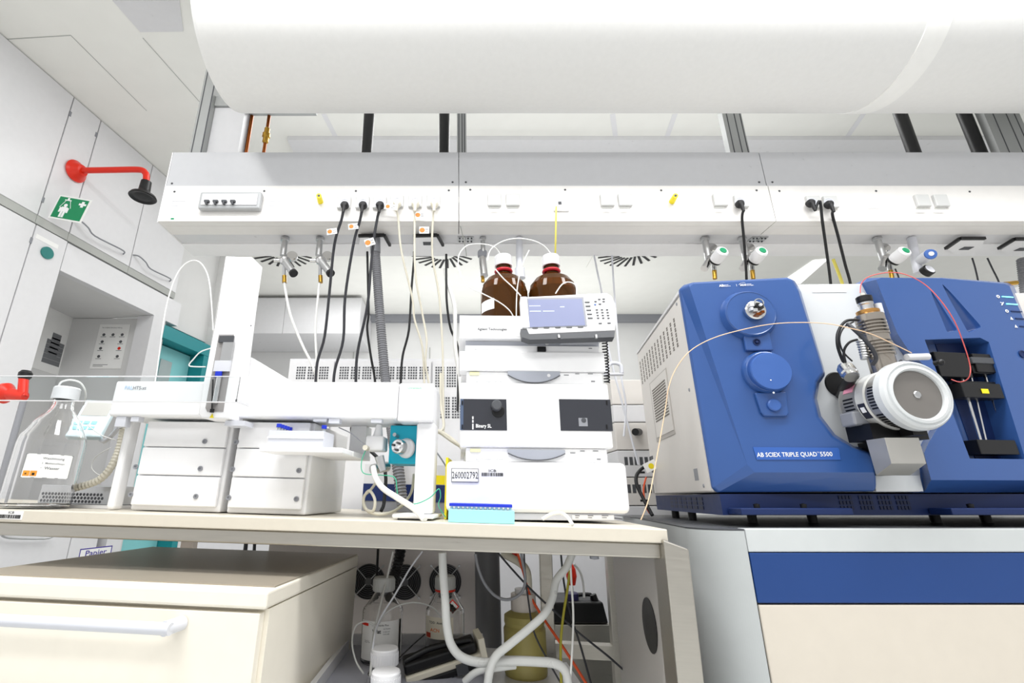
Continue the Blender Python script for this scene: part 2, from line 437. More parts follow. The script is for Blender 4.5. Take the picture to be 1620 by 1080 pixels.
# the plate stands out from the wall like a flag, tilted towards the room
SG = Fr(LW.M @ V(((s0 + s1) / 2, -.1, 0)), (1, .0, 0))
w_a, w_b, w_c, w_d = [at(x, y, (LW.M @ V((s0, -.02, 0))).y) for x, y in ((87, 308), (136, 315), (127, 353), (76, 344))]
yy = w_a.y
SGF = Fr((w_d.x, yy, w_d.z), w_c - w_d, (0, 1, 0)); wd = (w_c - w_d).length; hg = ((w_a - w_d).length + (w_b - w_c).length) / 2
bpy.data.objects.remove(t.o)
t = Thing('safety_sign', 'green emergency shower sign with white figure and cross below the red arm', 'sign', SGF, (wd / 2, 0, 0))
t.part('plate', MB().box(0, wd, 0, .004, 0, hg), paper)
b_ = .05 * wd
t.part('green_field', MB().box(b_, wd - b_, -.0012, -.0002, b_, hg - b_), green)
k = MB(); y0, y1 = -.002, -.0012
def rr(a, b, c, d): k.box(a * wd, b * wd, y0, y1, c * hg, d * hg)
rr(.70, .92, .70, .78); y0 -= .0003; rr(.77, .85, .62, .86)
k.lathe((.34 * wd, y1, .60 * hg), (0, -1, 0), [(0, 0), (.055 * wd, 0), (.055 * wd, .0008), (0, .0008)], 14)
rr(.25, .43, .34, .53); rr(.20, .25, .30, .50); rr(.43, .48, .30, .50); rr(.27, .335, .10, .34); rr(.35, .415, .10, .34)
rr(.24, .44, .80, .84); rr(.31, .37, .84, .92)
for (xa, xb) in ((.27, .17), (.34, .34), (.41, .51)):
    if xa != .34: k.prism([V((xa * wd, y1, .79 * hg)), V(((xa + .015) * wd, y1, .79 * hg)), V(((xb + .015) * wd, y1, .5 * hg)), V((xb * wd, y1, .5 * hg))], (0, -.0008, 0))
t.part('pictogram', k, inkw)

# ---- ceiling swirl diffusers beyond the bar
def swirl(x, y, label, r=.30):
    c = atz(x, y, ZC)
    t = Thing('ceiling_diffuser', label, 'air diffuser', W, tuple(c + V((0, 0, -.006))), 'swirl diffusers in the ceiling behind the bar')
    t.part('plate', MB().box(c.x - r * 1.08, c.x + r * 1.08, c.y - r * 1.08, c.y + r * 1.08, ZC - .006, ZC - .0005), ceilm)
    for i in range(24):
        a = 2 * math.pi * i / 24 + .05; d = V((math.cos(a), math.sin(a), 0)); n = V((-d.y, d.x, 0))
        d2 = (d + n * .22).normalized(); n2 = V((-d2.y, d2.x, 0))
        c0 = c + d * r * .68 + V((0, 0, -.008))
        t.part('slot', MB().obox(c0, d2 * r * .30, n2 * .011, V((0, 0, .002))), black)
swirl(700, 400, 'ceiling swirl diffuser behind the cords left of the brown bottles')
swirl(998, 397, 'ceiling swirl diffuser right of the brown bottles')
swirl(441, 398, 'ceiling swirl diffuser behind the leftmost gas valves')
# ceiling luminaires
def lum(pts, label):
    P = [atz(x, y, ZC - .012) for x, y in pts]
    t = Thing('ceiling_light', label, 'ceiling light', W, tuple(P[0]), 'flush ceiling lights behind the bar')
    t.part('diffuser', MB().prism(P, (0, 0, .009)), lampm)
lum(((1287, 413), (1309, 411), (1266, 449), (1234, 449)), 'flush ceiling light above the middle of the mass spectrometer')

# ---- back wall cabinet and wall panels
yc = 4.9
a = at(380, 467, yc); b = at(568, 527, yc)
t = Thing('wall_cabinet', 'white wall cabinet under the ceiling at the back, right of the white tower', 'wall cabinet', W, ((a.x + b.x) / 2, yc, b.z))
t.part('body', MB().box(a.x - .9, b.x, yc + .02, 5.59, b.z, ZC - .03), greyp)
t.part('door', MB().box(a.x - .9, at(450, 500, yc).x - .004, yc, yc + .019, b.z, ZC - .05), white)
t.part('door', MB().box(at(450, 500, yc).x, b.x, yc, yc + .019, b.z, ZC - .05), white)
mb = MB()
for xx in (680, 560, 1040):
    c = at(xx, 550, 5.595).x; mb.box(c - .006, c + .006, 5.592, 5.599, .9, 2.6)
mb.box(-1.5, 4, 5.592, 5.599, 1.35, 1.37)
struct('trim_7', mb, seam)
struct('trim_8', MB().box(-3, 5.9, 5.5, 5.598, ZC - .08, ZC - .001), midgrey)
# ================================================================ SERVICE BAR ABOVE THE BENCH
YB = 1.6
zt_, zs_, zb_ = at(800, 241, YB).z, at(800, 295, YB).z, at(800, 351, YB).z
XL, J1, J2, XR = -1.135, .012, 1.218, 2.43
y1_, y2_, y3_ = atz(800, 371, zb_).y, atz(800, 386, zb_).y, atz(800, 405, zb_).y
bar = Thing('media_bar', 'long white media supply bar hanging from the ceiling above the bench', 'media bar', W, ((XL + XR) / 2, YB + .1, zb_))
for x0, x1 in ((XL, J1), (J1, J2), (J2, XR)):
    bar.part('upper_panel', MB().box(x0 + .0015, x1 - .0015, YB, YB + .03, zs_ + .001, zt_), mat('bar_grey', '#C6C7CA', .3) if 'bar_grey' not in MATS else MATS['bar_grey'])
    bar.part('front_panel', MB().box(x0 + .0015, x1 - .0015, YB - .006, YB + .03, zb_, zs_ - .001), mat('bar_white', '#E9E7E4', .4) if 'bar_white' not in MATS else MATS['bar_white'])
    bar.part('underside', MB().box(x0 + .0015, x1 - .0015, YB + .031, y1_, zb_, zb_ + .02), MATS['bar_white'])
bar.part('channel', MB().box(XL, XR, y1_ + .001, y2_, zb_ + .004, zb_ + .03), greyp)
bar.part('rear_body', MB().box(XL, XR, y2_ + .001, y3_, zb_, zb_ + .2), white2)
bar.part('top_cover', MB().box(XL, XR, YB + .031, y3_, zt_ - .02, zt_ - .001), greyp)
bar.part('end_cap', MB().box(XL - .004, XL + .0, YB, y3_, zb_, zt_), white2)
mb = MB()
def screw(x, y):
    p = at(x, y, YB - .0005); q = YB - .0065 if p.z < zs_ else YB - .0005
    p = at(x, y, q); mb.lathe(p, (0, -1, 0), [(0, 0), (.0045, 0), (.0035, .0015), (0, .0018)], 8)
for x, y in ((272, 290), (276, 303), (418, 302), (563, 302), (716, 288), (737, 288), (710, 301), (744, 300), (894, 300), (1046, 301), (1201, 288), (1222, 288), (1197, 301), (1233, 302), (1386, 302), (1534, 303)): screw(x, y)
bar.part('screw', mb, dkgrey)
def plate(x, y, w=.052, h=.052, m=None, name='socket_cover', t=.012):
    p = at(x, y, YB - .006)
    return bar.part(name, MB().box(p.x - w / 2, p.x + w / 2, YB - .006 - t, YB - .0055, p.z - h / 2, p.z + h / 2), m or (mat('socket_grey', '#CBCCCB', .4) if 'socket_grey' not in MATS else MATS['socket_grey']), bevel=.003)
for x, y in ((782, 318), (811, 318), (960, 318), (988, 318), (1138, 318), (1457, 319), (1486, 319)):
    o = plate(x, y)
    p = at(x, y + 11, YB - .018); bar.part('cover_lip', MB().box(p.x - .02, p.x + .02, YB - .021, YB - .018, p.z - .0015, p.z + .0015), seam, parent=o)
for x, y in ((545, 322), (574, 322), (601, 322), (628, 320), (657, 320), (686, 320), (1171, 320), (1285, 321), (1312, 321)):
    o = plate(x, y, name='socket')
    p = at(x, y, YB - .0185)
    bar.part('socket_well', MB().lathe((p.x, YB - .0181, p.z), (0, -1, 0), [(0, 0), (.021, 0), (.021, .002), (.018, .002), (.017, .0005), (0, .0005)], 20), lav, parent=o)
o = plate(887, 325, .06, .056, white, 'data_socket', .006)
p = at(880, 321, YB - .0125); bar.part('port', MB().box(p.x + .008, p.x + .02, YB - .014, YB - .0125, p.z - .006, p.z + .006), dkgrey, parent=o)
o = plate(1380, 322, .05, .046, white, 'socket_cover', .002)
a, b = at(322, 309, YB - .006), at(414, 335, YB - .006)
o = bar.part('fuse_window', MB().box(a.x, b.x, YB - .03, YB - .006, b.z, a.z), mat('fuse_cover', '#B0B2B4', .2), bevel=.006)
fw = MB().box(a.x + .012, b.x - .012, YB - .033, YB - .0305, b.z + .014, a.z - .012)
bar.part('window', fw, white, parent=o)
for i in range(4):
    p = at(328 + i * 13.7, 320, YB - .034)
    bar.part('breaker', MB().box(p.x - .009, p.x + .009, YB - .043, YB - .0335, p.z - .002, p.z + .006).box(p.x - .003, p.x + .003, YB - .043, YB - .0335, p.z - .012, p.z - .002), dkgrey, parent=o)
mb = MB()
for x, y, w in ((282, 322, .05), (436, 322, .045)):
    p = at(x, y, YB - .0065)
    for j in range(3): mb.box(p.x - w / 2, p.x + w / 2 - j * .012, YB - .007, YB - .006, p.z + .01 - j * .01, p.z + .012 - j * .01)
bar.part('label_print', mb, lav)
p = at(270, 347, YB - .0065); bar.part('maker_mark', MB().text('■ Wldner', p, (1, 0, 0), (0, 0, 1), .008) if 0 else MB().box(p.x, p.x + .012, YB - .007, YB - .006, p.z, p.z + .006), gcap)
# joint plates with screws on the channel
for x in (735, 1197):
    k = MB()
    p = atz(x, 379, zb_)
    for dx in (-.028, .006): k.box(p.x + dx, p.x + dx + .03, p.y - .02, p.y + .02, zb_ - .001, zb_ + .0035)
    pl = bar.part('joint_plate', k, satin)
    k = MB()
    for dx in (-.02, -.006, .014, .028):
        for dy in (-.012, .012): k.cyl((p.x + dx, p.y + dy, zb_ - .001), (p.x + dx, p.y + dy, zb_ - .004), .0035, n=8)
    bar.part('joint_screw', k, dkgrey, parent=pl)
# yellow earth plugs
for x, y, l in ((507, 319, 'yellow earthing plug on the media bar left of the black cords'), (1063, 319, 'yellow earthing plug on the media bar right of the pair of blank covers')):
    p = at(x, y, YB - .0065); q = p + V((.006 if x < 800 else -.006, -.045, -.004))
    t = Thing('earthing_plug', l, 'plug', W, tuple(p), 'yellow earthing plugs')
    t.part('body', MB().cyl(p, q, .011, .0095, 14), yel)
    t.part('socket_hole', MB().cyl(q, q + (q - p).normalized() * .001, .005, n=10), dkgrey)
# exhaust flaps under the bar
def flap(poly, rim, label, z=None):
    z = z or zb_ - .012
    P = [atz(x, y, z) for x, y in poly]
    t = Thing('exhaust_flap', label, 'flap', W, tuple(sum(P, V()) / len(P)), 'exhaust flaps under the media bar')
    t.part('plate', MB().prism(P, (0, 0, .008)), white2)
    R = [atz(x, y, z - .006) for x, y in rim]
    k = MB()
    for p, q in zip(R, R[1:]):
        d = (q - p).normalized(); n = d.cross(V((0, 0, 1)))
        k.obox((p + q) / 2, d * (q - p).length / 2, n * .005, V((0, 0, .0055)))
    t.part('rubber_rim', k, black)
    c = sum(P, V()) / len(P) + V((0, .0, -.001)); k = MB().obox(c, (.02, 0, 0), (0, .012, 0), (0, 0, .001))
    t.part('opening', k, dkgrey)
    return t
flap(((570, 373), (607, 373), (616, 387), (606, 395), (580, 395), (568, 388)), ((567, 373), (608, 372), (617, 388)), 'exhaust flap with the grey corrugated hose plugged in')
flap(((655, 373), (691, 373), (700, 387), (690, 395), (672, 394), (655, 386)), ((654, 373), (692, 372), (701, 388)), 'exhaust flap behind the beige cords')
flap(((1499, 394), (1520, 380), (1557, 379), (1553, 394), (1535, 404), (1510, 402)), ((1496, 393), (1519, 377), (1558, 377)), 'exhaust flap above the right blue pod')
flap(((1584, 396), (1604, 381), (1650, 380), (1645, 396), (1620, 406), (1595, 404)), ((1580, 393), (1605, 378), (1650, 378)), 'exhaust flap cut by the right edge of the photo')

# ---- supports and pipes up to the ceiling
def post(x0, x1, y, label, groove, Y=1.69, d=.03):
    a, b = at(x0, y, Y).x, at(x1, y, Y).x
    t = Thing('support_post', label, 'support post', W, ((a + b) / 2, Y + d / 2, zt_), 'aluminium posts carrying the media bar')
    t.part('profile', MB().box(a, b, Y, Y + d, zt_, ZC - .002), alu)
    for g in groove:
        t.part('groove', MB().box(a + (b - a) * g - .002, a + (b - a) * g + .002, Y - .0008, Y, zt_, ZC - .01), dkgrey)
    return t
post(723, 738, 240, 'aluminium profile post beside the second black pipe', (.2, .55, .8))
post(1155, 1186, 239, 'aluminium profile post right of the bar centre', (.22, .62, .92))
post(1583, 1641, 242, 'wide aluminium profile post at the right edge of the photo', (.25, .62, .85))
Y = 1.69
a, b, c = at(306, 243, Y).x, at(326, 243, Y).x, at(376, 243, Y).x
t = Thing('support_post', 'grey boxed support post with profile edge at the left end of the bar', 'support post', W, ((a + c) / 2, Y, zt_), 'aluminium posts carrying the media bar')
t.part('profile', MB().box(a, b, Y - .03, Y + .05, zt_, ZC - .002), alu)
t.part('groove', MB().box(a + .008, a + .012, Y - .031, Y - .03, zt_, ZC - .01).box(b - .006, b - .001, Y - .031, Y - .03, zt_, ZC - .01), dkgrey)
t.part('panel', MB().box(b + .001, c, Y, Y + .05, zt_, at(340, 170, Y).z), greyp)
t.part('cross_beam', MB().box(b + .001, c + .3, Y - .01, Y + .05, at(340, 170, Y).z + .001, at(340, 155, Y).z), alu)
for x, y, l in ((580, 240, 'leftmost black pipe between media bar and ceiling duct'), (702.5, 240, 'black pipe left of the slim aluminium post'), (1445.5, 240, 'left one of the two slanted black pipes at right'), (1550, 241, 'black pipe next to the wide post at right')):
    p = at(x, y, 1.74); p.z = zt_
    solo('black_pipe', l, 'pipe', MB().cyl(p, (p.x, p.y, ZC - .002), .0235, n=24), black, W, tuple(p), 'black pipes above the bar')
p = at(389, 242, 1.74); p.z = zt_
solo('copper_pipe', 'plain copper pipe beside the boxed post', 'pipe', MB().cyl(p, (p.x, p.y, ZC - .002), .0075, n=14), copper, W, tuple(p), 'copper pipes')
p = at(417, 242, 1.74); p.z = zt_
t = Thing('copper_pipe', 'copper pipe with a brass fitting', 'pipe', W, tuple(p), 'copper pipes')
t.part('pipe', MB().cyl(p, (p.x, p.y, ZC - .002), .0072, n=14), copper)
zz = at(420, 215, 1.74).z
t.part('fitting', MB().lathe((p.x, p.y, zz - .04), (0, 0, 1), [(.008, 0), (.013, .008), (.013, .03), (.017, .034), (.017, .05), (.012, .056), (.012, .078), (.008, .085)], 12), brass)

# ---- fabric air duct under the ceiling
K = 1.8
yc_, zc_, R_ = .755 * K, CZ + .915 * K, .145 * K
t = Thing('air_duct', 'huge white round air duct running across the top of the picture', 'air duct', W, (.8, yc_, zc_ - R_))
xl, xr = -.86, 3.6
t.part('duct_skin', MB().lathe((xl, yc_, zc_), (1, 0, 0), [(0, 0), (R_ - .015, 0), (R_ - .003, .004), (R_, .015), (R_, xr - xl)], 96), fabric)
t.part('seam_band', MB().lathe((1.535, yc_, zc_), (1, 0, 0), [(R_ - .002, 0), (R_ + .0022, .002), (R_ + .0022, .078), (R_ - .002, .08)], 96), mat('seam_fabric', '#F4F4F1', .85))
for x in (-.4, .8, 2.2):
    t.part('hanger', MB().cyl((x, yc_, zc_ + R_ - .01), (x, yc_, ZC - .001), .004, n=6), satin)

# ---- gas valves under the bar
YV = 1.72
def v_at(x, y): return at(x, y, YV)
def valve_chrome(label):
    b = v_at(451, 379); b.z = zb_ + .0
    t = Thing('gas_valve', label, 'gas valve', W, tuple(b), 'chrome needle valves under the bar')
    t.part('stem', MB().lathe((b.x, b.y, zb_), (0, 0, -1), [(0, 0), (.017, 0), (.017, .012), (.011, .014), (.0125, .055), (.0125, .08), (0, .08)], 18), satin)
    g = v_at(460, 404); k = V((.25, -1, .15)).normalized()
    t.part('gauge', MB().lathe(g + V((0, .02, 0)), k, [(0, 0), (.02, 0), (.0215, .016), (.019, .02), (0, .018)], 24), chrome)
    c0 = at(450, 412, YV - .02)
    t.part('valve_body', MB().ball(c0, .02, 14).cyl(c0 + V((-.04, 0, 0)), c0, .008, n=10), chrome)
    c1 = at(465, 433, YV - .05); d = (c1 - c0)
    t.part('knob', MB().cyl(c0, c0 + d * .9, .0155, .0145, 20), satin)
    t.part('knob_end', MB().cyl(c0 + d * .9, c1, .0165, n=20), black)
    t.part('outlet', MB().cyl(c0, v_at(450, 436), .008, n=12), satin)
    t.part('outlet_nut', MB().cyl(v_at(450, 436), v_at(450, 447), .0095, n=6, smooth=False), brass)
    return t
v1 = valve_chrome('chrome gas valve with black ended knob, the first from the left')
v2 = copy_tree(v1.o); v2.location.x += v_at(506.5, 379).x - v_at(451, 379).x; v2['label'] = 'chrome gas valve with black ended knob right beside the leftmost black cord'
def valve_green(label):
    b = v_at(1116, 382); b.z = zb_
    t = Thing('gas_regulator', label, 'gas valve', W, tuple(b), 'regulators with green capped white knobs')
    t.part('stem', MB().lathe((b.x, b.y, zb_), (0, 0, -1), [(0, 0), (.017, 0), (.017, .01), (.012, .012), (.013, .05), (.013, .1), (0, .1)], 18), satin)
    g = v_at(1128, 391); t.part('gauge', MB().lathe(g + V((0, .02, 0)), V((-.1, -1, .25)), [(0, 0), (.02, 0), (.022, .014), (.02, .018), (0, .016)], 24), chrome)
    c = at(1131, 413, YV - .03); e = at(1144, 396, YV - .085); d = e - c
    t.part('collar', MB().cyl(c - d * .02, c + d * .12, .0225, n=22), black)
    t.part('knob', MB().lathe(c + d * .12, d, [(0, 0), (.0225, 0), (.024, .01), (.0235, d.length * .8), (.02, d.length * .88), (0, d.length * .88)], 24), white)
    t.part('knob_cap', MB().lathe(c + d * .999, d, [(0, 0), (.0135, 0), (.0125, .003), (0, .0035)], 20), gcap)
    t.part('valve_body', MB().cyl(v_at(1126, 405), at(1114, 425, YV - .02), .0135, n=18).cyl(c, v_at(1120, 406), .011, n=14).ball(v_at(1124, 410), .017), chrome)
    t.part('outlet', MB().cyl(v_at(1129, 415), v_at(1130, 428), .009, n=12), satin)
    t.part('outlet_nut', MB().cyl(v_at(1130, 428), v_at(1131, 441), .0085, n=6), brass)
    return t
g1 = valve_green('gas regulator with green capped knob, leftmost of the three')
for x, l in ((1175, 'gas regulator with green capped knob behind the single black cord'), (1389, 'gas regulator with green capped knob behind the turret of the ion source')):
    c = copy_tree(g1.o); c.location.x += v_at(x, 382).x - v_at(1116, 382).x; c['label'] = l
b = v_at(1443, 380); b.z = zb_
t = Thing('gas_regulator', 'grey regulator with blue ringed knob and black gauge above the right pod', 'gas valve', W, tuple(b))
t.part('stem', MB().cyl(b, v_at(1453, 432), .0155, n=18), lav)
c, e = at(1456, 412, YV - .01), at(1472, 402, YV - .075)
t.part('knob', MB().cyl(c, e, .019, .021, 22), lav)
d = (e - c).normalized()
t.part('knob_ring', MB().lathe(e, d, [(0, 0), (.0205, 0), (.019, .004), (.011, .005), (0, .005)], 22), bluel)
t.part('knob_button', MB().lathe(e + d * .005, d, [(0, 0), (.009, 0), (.008, .003), (0, .003)], 16), white)
g = at(1466, 429, YV - .03)
t.part('gauge', MB().lathe(g, V((.15, -1, .3)), [(0, -.01), (.022, -.008), (.022, .012), (.019, .014), (0, .012)], 24), black)
t.part('gauge_face', MB().lathe(g + V((.15, -1, .3)).normalized() * .0145, V((.15, -1, .3)), [(0, 0), (.018, 0), (0, .001)], 24), lav)
# valve and tube behind the brown bottles
b = v_at(764, 383); b.z = zb_
t = Thing('gas_valve', 'chrome gas valve behind the left brown bottle', 'gas valve', W, tuple(b))
t.part('stem', MB().lathe((b.x, b.y, zb_), (0, 0, -1), [(0, 0), (.013, 0), (.013, .01), (.009, .012), (.01, .07), (0, .07)], 16), satin)
t.part('gauge', MB().lathe(v_at(763, 402), (0, -1, .2), [(0, -.01), (.019, -.01), (.019, .01), (0, .012)], 22), midgrey)
t.part('valve_body', MB().cyl(v_at(763, 408), at(766, 436, YV - .02), .0145, .0155, 18), chrome)
t.part('outlet', MB().cyl(v_at(764, 436), v_at(764, 446), .0075, n=10), brass)
b = v_at(822, 384); b.z = zb_
solo('drop_tube', 'short grey tube dropping from the bar between the brown bottles', 'tube', MB().cyl(b, v_at(822, 425), .0135, n=18).cyl(v_at(822, 425), v_at(823, 440), .02, n=18), lav, W, tuple(b))

# ---- cords hanging from the bar
def plug(m, p, dn=(0, -.35, -1)):
    d = V(dn).normalized()
    return MB().lathe(p + V((0, .0, 0)), (0, -1, 0), [(0, 0), (.0155, 0), (.0155, .012), (.010, .020), (0, .022)], 18).cyl(p + V((0, -.014, -.004)), p + V((0, -.02, -.04)), .0085, .005, 12)
def tagp(x, y, Y, w=.034, h=.024, rot=0):
    c = at(x, y, Y); rt = V((math.cos(rot), 0, math.sin(rot))); up = V((-rt.z, 0, rt.x))
    return c, rt, up
def cord(label, pts, m, r=.005, plug_m=None, stickers=(), name='power_cord', group=None):
    P = ap(*pts)
    t = Thing(name, label, 'cord', W, tuple(P[0]), group)
    if plug_m:
        p = V((P[0].x, YB - .0205, P[0].z)); t.part('plug', plug(plug_m, p), plug_m)
        P[0] = p + V((0, -.02, -.036))
    t.part('cable', MB().tube(P, r, 8, 5), m)
    for x, y, Y, w, h, rot in stickers:
        c, rt, up = tagp(x, y, Y, rot=rot)
        s_ = t.part('tag', MB().obox(c, rt * w / 2, V((0, .0006, 0)), up * h / 2), paper)
        cc = c - rt * w * .2 + V((0, -.0008, 0))
        t.part('tag_dot', MB().lathe(cc, (0, -1, 0), [(0, 0), (h * .36, 0), (h * .36, .0006), (0, .0006)], 16), orange, parent=s_)
        k = MB()
        for j in (-.2, .15): k.obox(c + rt * w * .27 + up * h * j + V((0, -.0009, 0)), rt * w * .15, V((0, .0003, 0)), up * h * .05)
        t.part('tag_print', k, inkg, parent=s_)
    return t
G = 'cords hanging from the bar to the bench'
A_ = 1.57
cord('leftmost black power cord with an orange dot tag', [(545, 324, A_), (540, 348, 1.58), (529, 387, 1.62), (521, 464, 1.68), (513.5, 532, 1.72), (502, 573, 1.74), (499, 615, 1.75), (498, 650, 1.75)], greycord, .0052, rubber, [(525, 366, 1.58, .038, .024, .15)], group=G)
cord('second black power cord from the left, tag beside it', [(574, 324, A_), (569, 350, 1.58), (559, 387, 1.62), (546, 470, 1.68), (543, 537, 1.72), (530, 584, 1.74), (527, 620, 1.75), (526, 650, 1.75)], greycord, .0052, rubber, [(559, 358, 1.585, .038, .024, .12)], group=G)
cord('black power cord running in front of the grey corrugated hose', [(601, 324, A_), (597, 345, 1.58), (592, 374, 1.6), (587, 420, 1.62), (581, 485, 1.66), (566, 555, 1.72), (563, 600, 1.74), (563, 650, 1.75)], greycord, .0052, rubber, [(617, 327, 1.56, .042, .022, -.12), (585, 383, 1.585, .036, .03, .35)], group=G)
cord('thin black cord left of the grey corrugated hose', [(581, 398, 1.72), (582, 440, 1.72), (583, 495, 1.73), (581, 521, 1.74), (587, 565, 1.75), (593, 600, 1.76), (596, 650, 1.76)], rubber, .0045, None, name='black_cable', group=G)
cord('black cord winding down left of the beige cords', [(655, 398, 1.72), (655, 410, 1.72), (651, 457, 1.73), (647, 521, 1.74), (637, 563, 1.75), (634, 604, 1.75), (633, 650, 1.75)], rubber, .0045, None, name='black_cable', group=G)
cord('black cord just left of the liquid chromatograph stack', [(706, 402, 1.73), (706, 440, 1.73), (707, 480, 1.73), (713, 520, 1.75), (724, 548, 1.77), (725, 600, 1.78), (724, 650, 1.78)], rubber, .0045, None, name='black_cable', group=G)
cord('first beige cord from the left, plug in the fourth socket', [(628, 322, A_), (630, 345, 1.58), (635, 397, 1.62), (652, 470, 1.68), (656, 506, 1.7), (668, 548, 1.72), (671, 600, 1.74), (674, 650, 1.75)], tubeb, .004, tubeb, group=G)
cord('beige cord with two orange dot tags', [(657, 322, A_), (656, 345, 1.58), (657, 431, 1.62), (668, 495, 1.68), (675, 537, 1.7), (673, 573, 1.72), (678, 604, 1.74), (690, 680, 1.75)], tubeb, .004, tubeb, [(664, 340, 1.57, .034, .026, .05), (671, 364, 1.57, .036, .028, 0)], group=G)
cord('beige cord from the sixth socket, nearest the bar joint', [(687, 322, A_), (685, 345, 1.58), (684, 402, 1.62), (695, 470, 1.68), (700, 547, 1.72), (701, 615, 1.74), (702, 690, 1.75)], tubeb, .004, tubeb, group=G)
cord('thick white hose just left of the liquid chromatograph stack', [(704, 425, 1.74), (707, 444, 1.74), (719, 485, 1.74), (720, 547, 1.76), (726, 589, 1.78), (730, 640, 1.78)], tubew, .008, None, name='white_hose', group=G)
cord('white tube from the leftmost chrome valve', [(450, 446, 1.72), (452, 462, 1.72), (460, 500, 1.73), (478, 545, 1.75), (495, 580, 1.76), (505, 620, 1.77)], tubew, .0048, None, name='gas_tube', group=G)
cord('white tube from the second chrome valve', [(505.5, 446, 1.72), (503, 470, 1.72), (499, 520, 1.74), (501, 570, 1.75), (503, 620, 1.76)], tubew, .0045, None, name='gas_tube', group=G)
cord('yellow network cable hanging from the data socket', [(880, 327, 1.578), (879.5, 345, 1.575), (879, 380, 1.6), (878, 415, 1.66), (877, 440, 1.7), (876, 500, 1.72), (876, 560, 1.72)], ylw, .0034, None, name='network_cable')
cord('single black cord over the left blue pod', [(1171, 322, A_), (1174, 345, 1.58), (1177, 380, 1.62), (1180, 420, 1.68), (1181, 445, 1.72), (1182, 500, 1.74)], rubber, .0048, rubber, group=G)
cord('black cord with round plug, left of the pair behind the mass spectrometer', [(1283, 321, A_), (1297, 318, 1.55), (1301, 350, 1.58), (1308, 400, 1.65), (1314, 447, 1.72), (1318, 500, 1.74)], rubber, .0048, rubber, group=G)
cord('black cord, right one of the pair behind the mass spectrometer', [(1312, 323, A_), (1317, 340, 1.58), (1326, 374, 1.62), (1337, 418, 1.68), (1345, 447, 1.72), (1355, 500, 1.74)], rubber, .0048, rubber, group=G)
cord('pale yellow tube between the two black cords at right', [(1318, 410, 1.86), (1324, 425, 1.86), (1332, 447, 1.86), (1345, 490, 1.86)], ylw, .006, None, name='gas_tube')
cord('thin grey wire hanging right of the left exhaust flap group', [(727, 352, 1.62), (735, 385, 1.68), (738, 405, 1.72)], seam, .0018, None, name='hanging_cord')
cord('left grey wire behind the handheld controller', [(940, 404, 1.85), (946, 435, 1.85), (952, 464, 1.84), (960, 540, 1.84), (985, 640, 1.84), (1010, 735, 1.84)], lav, .004, None, name='grey_wire', group=G)
cord('right grey wire behind the handheld controller', [(968, 404, 1.85), (971, 450, 1.85), (976, 520, 1.84), (982, 590, 1.84), (990, 640, 1.84), (987, 690, 1.84)], lav, .004, None, name='grey_wire', group=G)
cord('thin black cord over the right blue pod, left of the two', [(1416, 425, 1.86), (1422, 440, 1.86), (1430, 470, 1.86)], greycord, .003, None, name='hanging_cord')
cord('thin grey cord over the right blue pod at its middle', [(1538, 408, 1.86), (1543, 425, 1.86), (1548, 448, 1.86), (1553, 480, 1.86)], greycord, .003, None, name='hanging_cord')
cord('thin black cord over the right blue pod near the yellow connector', [(1562, 408, 1.86), (1570, 425, 1.86), (1581, 448, 1.86), (1590, 480, 1.86)], greycord, .003, None, name='hanging_cord')
# grey corrugated hose
P = ap((592, 380, 1.70), (594, 400, 1.70), (600, 485, 1.70), (606, 560, 1.70), (611, 610, 1.68), (620, 680, 1.6), (629, 735, 1.52), (637, 800, 1.50))
t = Thing('corrugated_hose', 'grey corrugated exhaust hose dropping from the bar behind the white sampler beam', 'hose', W, tuple(P[-1]))
t.part('hose', MB().tube(P, .0185, 12, 8, ribs=.0045), corr)
t.part('connector', MB().cyl(P[0] + V((0, 0, .03)), P[1], .022, .02, 18), midgrey)
p = ap((1618, 410, 1.8), (1625, 470, 1.8), (1640, 600, 1.8))
t = Thing('corrugated_hose', 'grey exhaust hose at the right edge hanging from the last flap', 'hose', W, tuple(p[0]))
t.part('hose', MB().tube(p, .02, 12, 6, ribs=.005), corr)
# ================================================================ STEEL TABLE
a5 = math.radians(5)
TAB = Fr((0, 1.007, CZ - .046), (math.cos(a5), -math.sin(a5), -.024))
T = TAB.px
xr = T(1056, 842, 0).x; xl = -2.1
ta = Thing('steel_table', 'beige topped table on a brushed steel frame carrying the white instruments', 'table', TAB, (-.5, .38, -.8))
ta.part('table_top', MB().box(xl, xr, 0, .75, -.025, 0), creamt, bevel=.002)
zfb = T(721, 872, .012).z
ta.part('apron', MB().box(xl, xr - .012, .012, .05, zfb, -.0255), steel, bevel=.003)
ta.part('apron', MB().box(xl, xr - .012, .70, .74, zfb, -.0255), steel)
ta.part('apron', MB().box(xr - .055, xr - .015, .051, .699, zfb, -.0255), steel)
# right front leg: a folded steel sheet with a slanted shoulder
lg = MB(); d0 = -.012
A = T(1049, 853, d0); B = T(1090, 868, d0); C = T(1116, 1080, d0); D = T(1072, 1080, d0)
zb0 = -.79
xa_ = A.x; xb_ = B.x
lg.prism([V((xa_, d0, zb0)), V((xb_, d0, zb0)), V((xb_, d0, B.z)), V((xa_, d0, A.z))], (0, .072, 0))
ta.part('leg', lg, steel, bevel=.003)
for px_ in (864, 969):
    p = TAB.loc(at(px_, 885, 1.68)); ta.part('leg', MB().box(p.x - .02, p.x + .02, .699, .739, zb0, zfb - .001), steel, bevel=.002)
    lx0 = p.x
ta.part('leg', MB().box(xl, xl + .04, .012, .05, zb0, zfb - .001), steel); ta.part('leg', MB().box(xl, xl + .04, .7, .74, zb0, zfb - .001), steel)
zc0 = TAB.loc(at(940, 1031, 1.68)).z
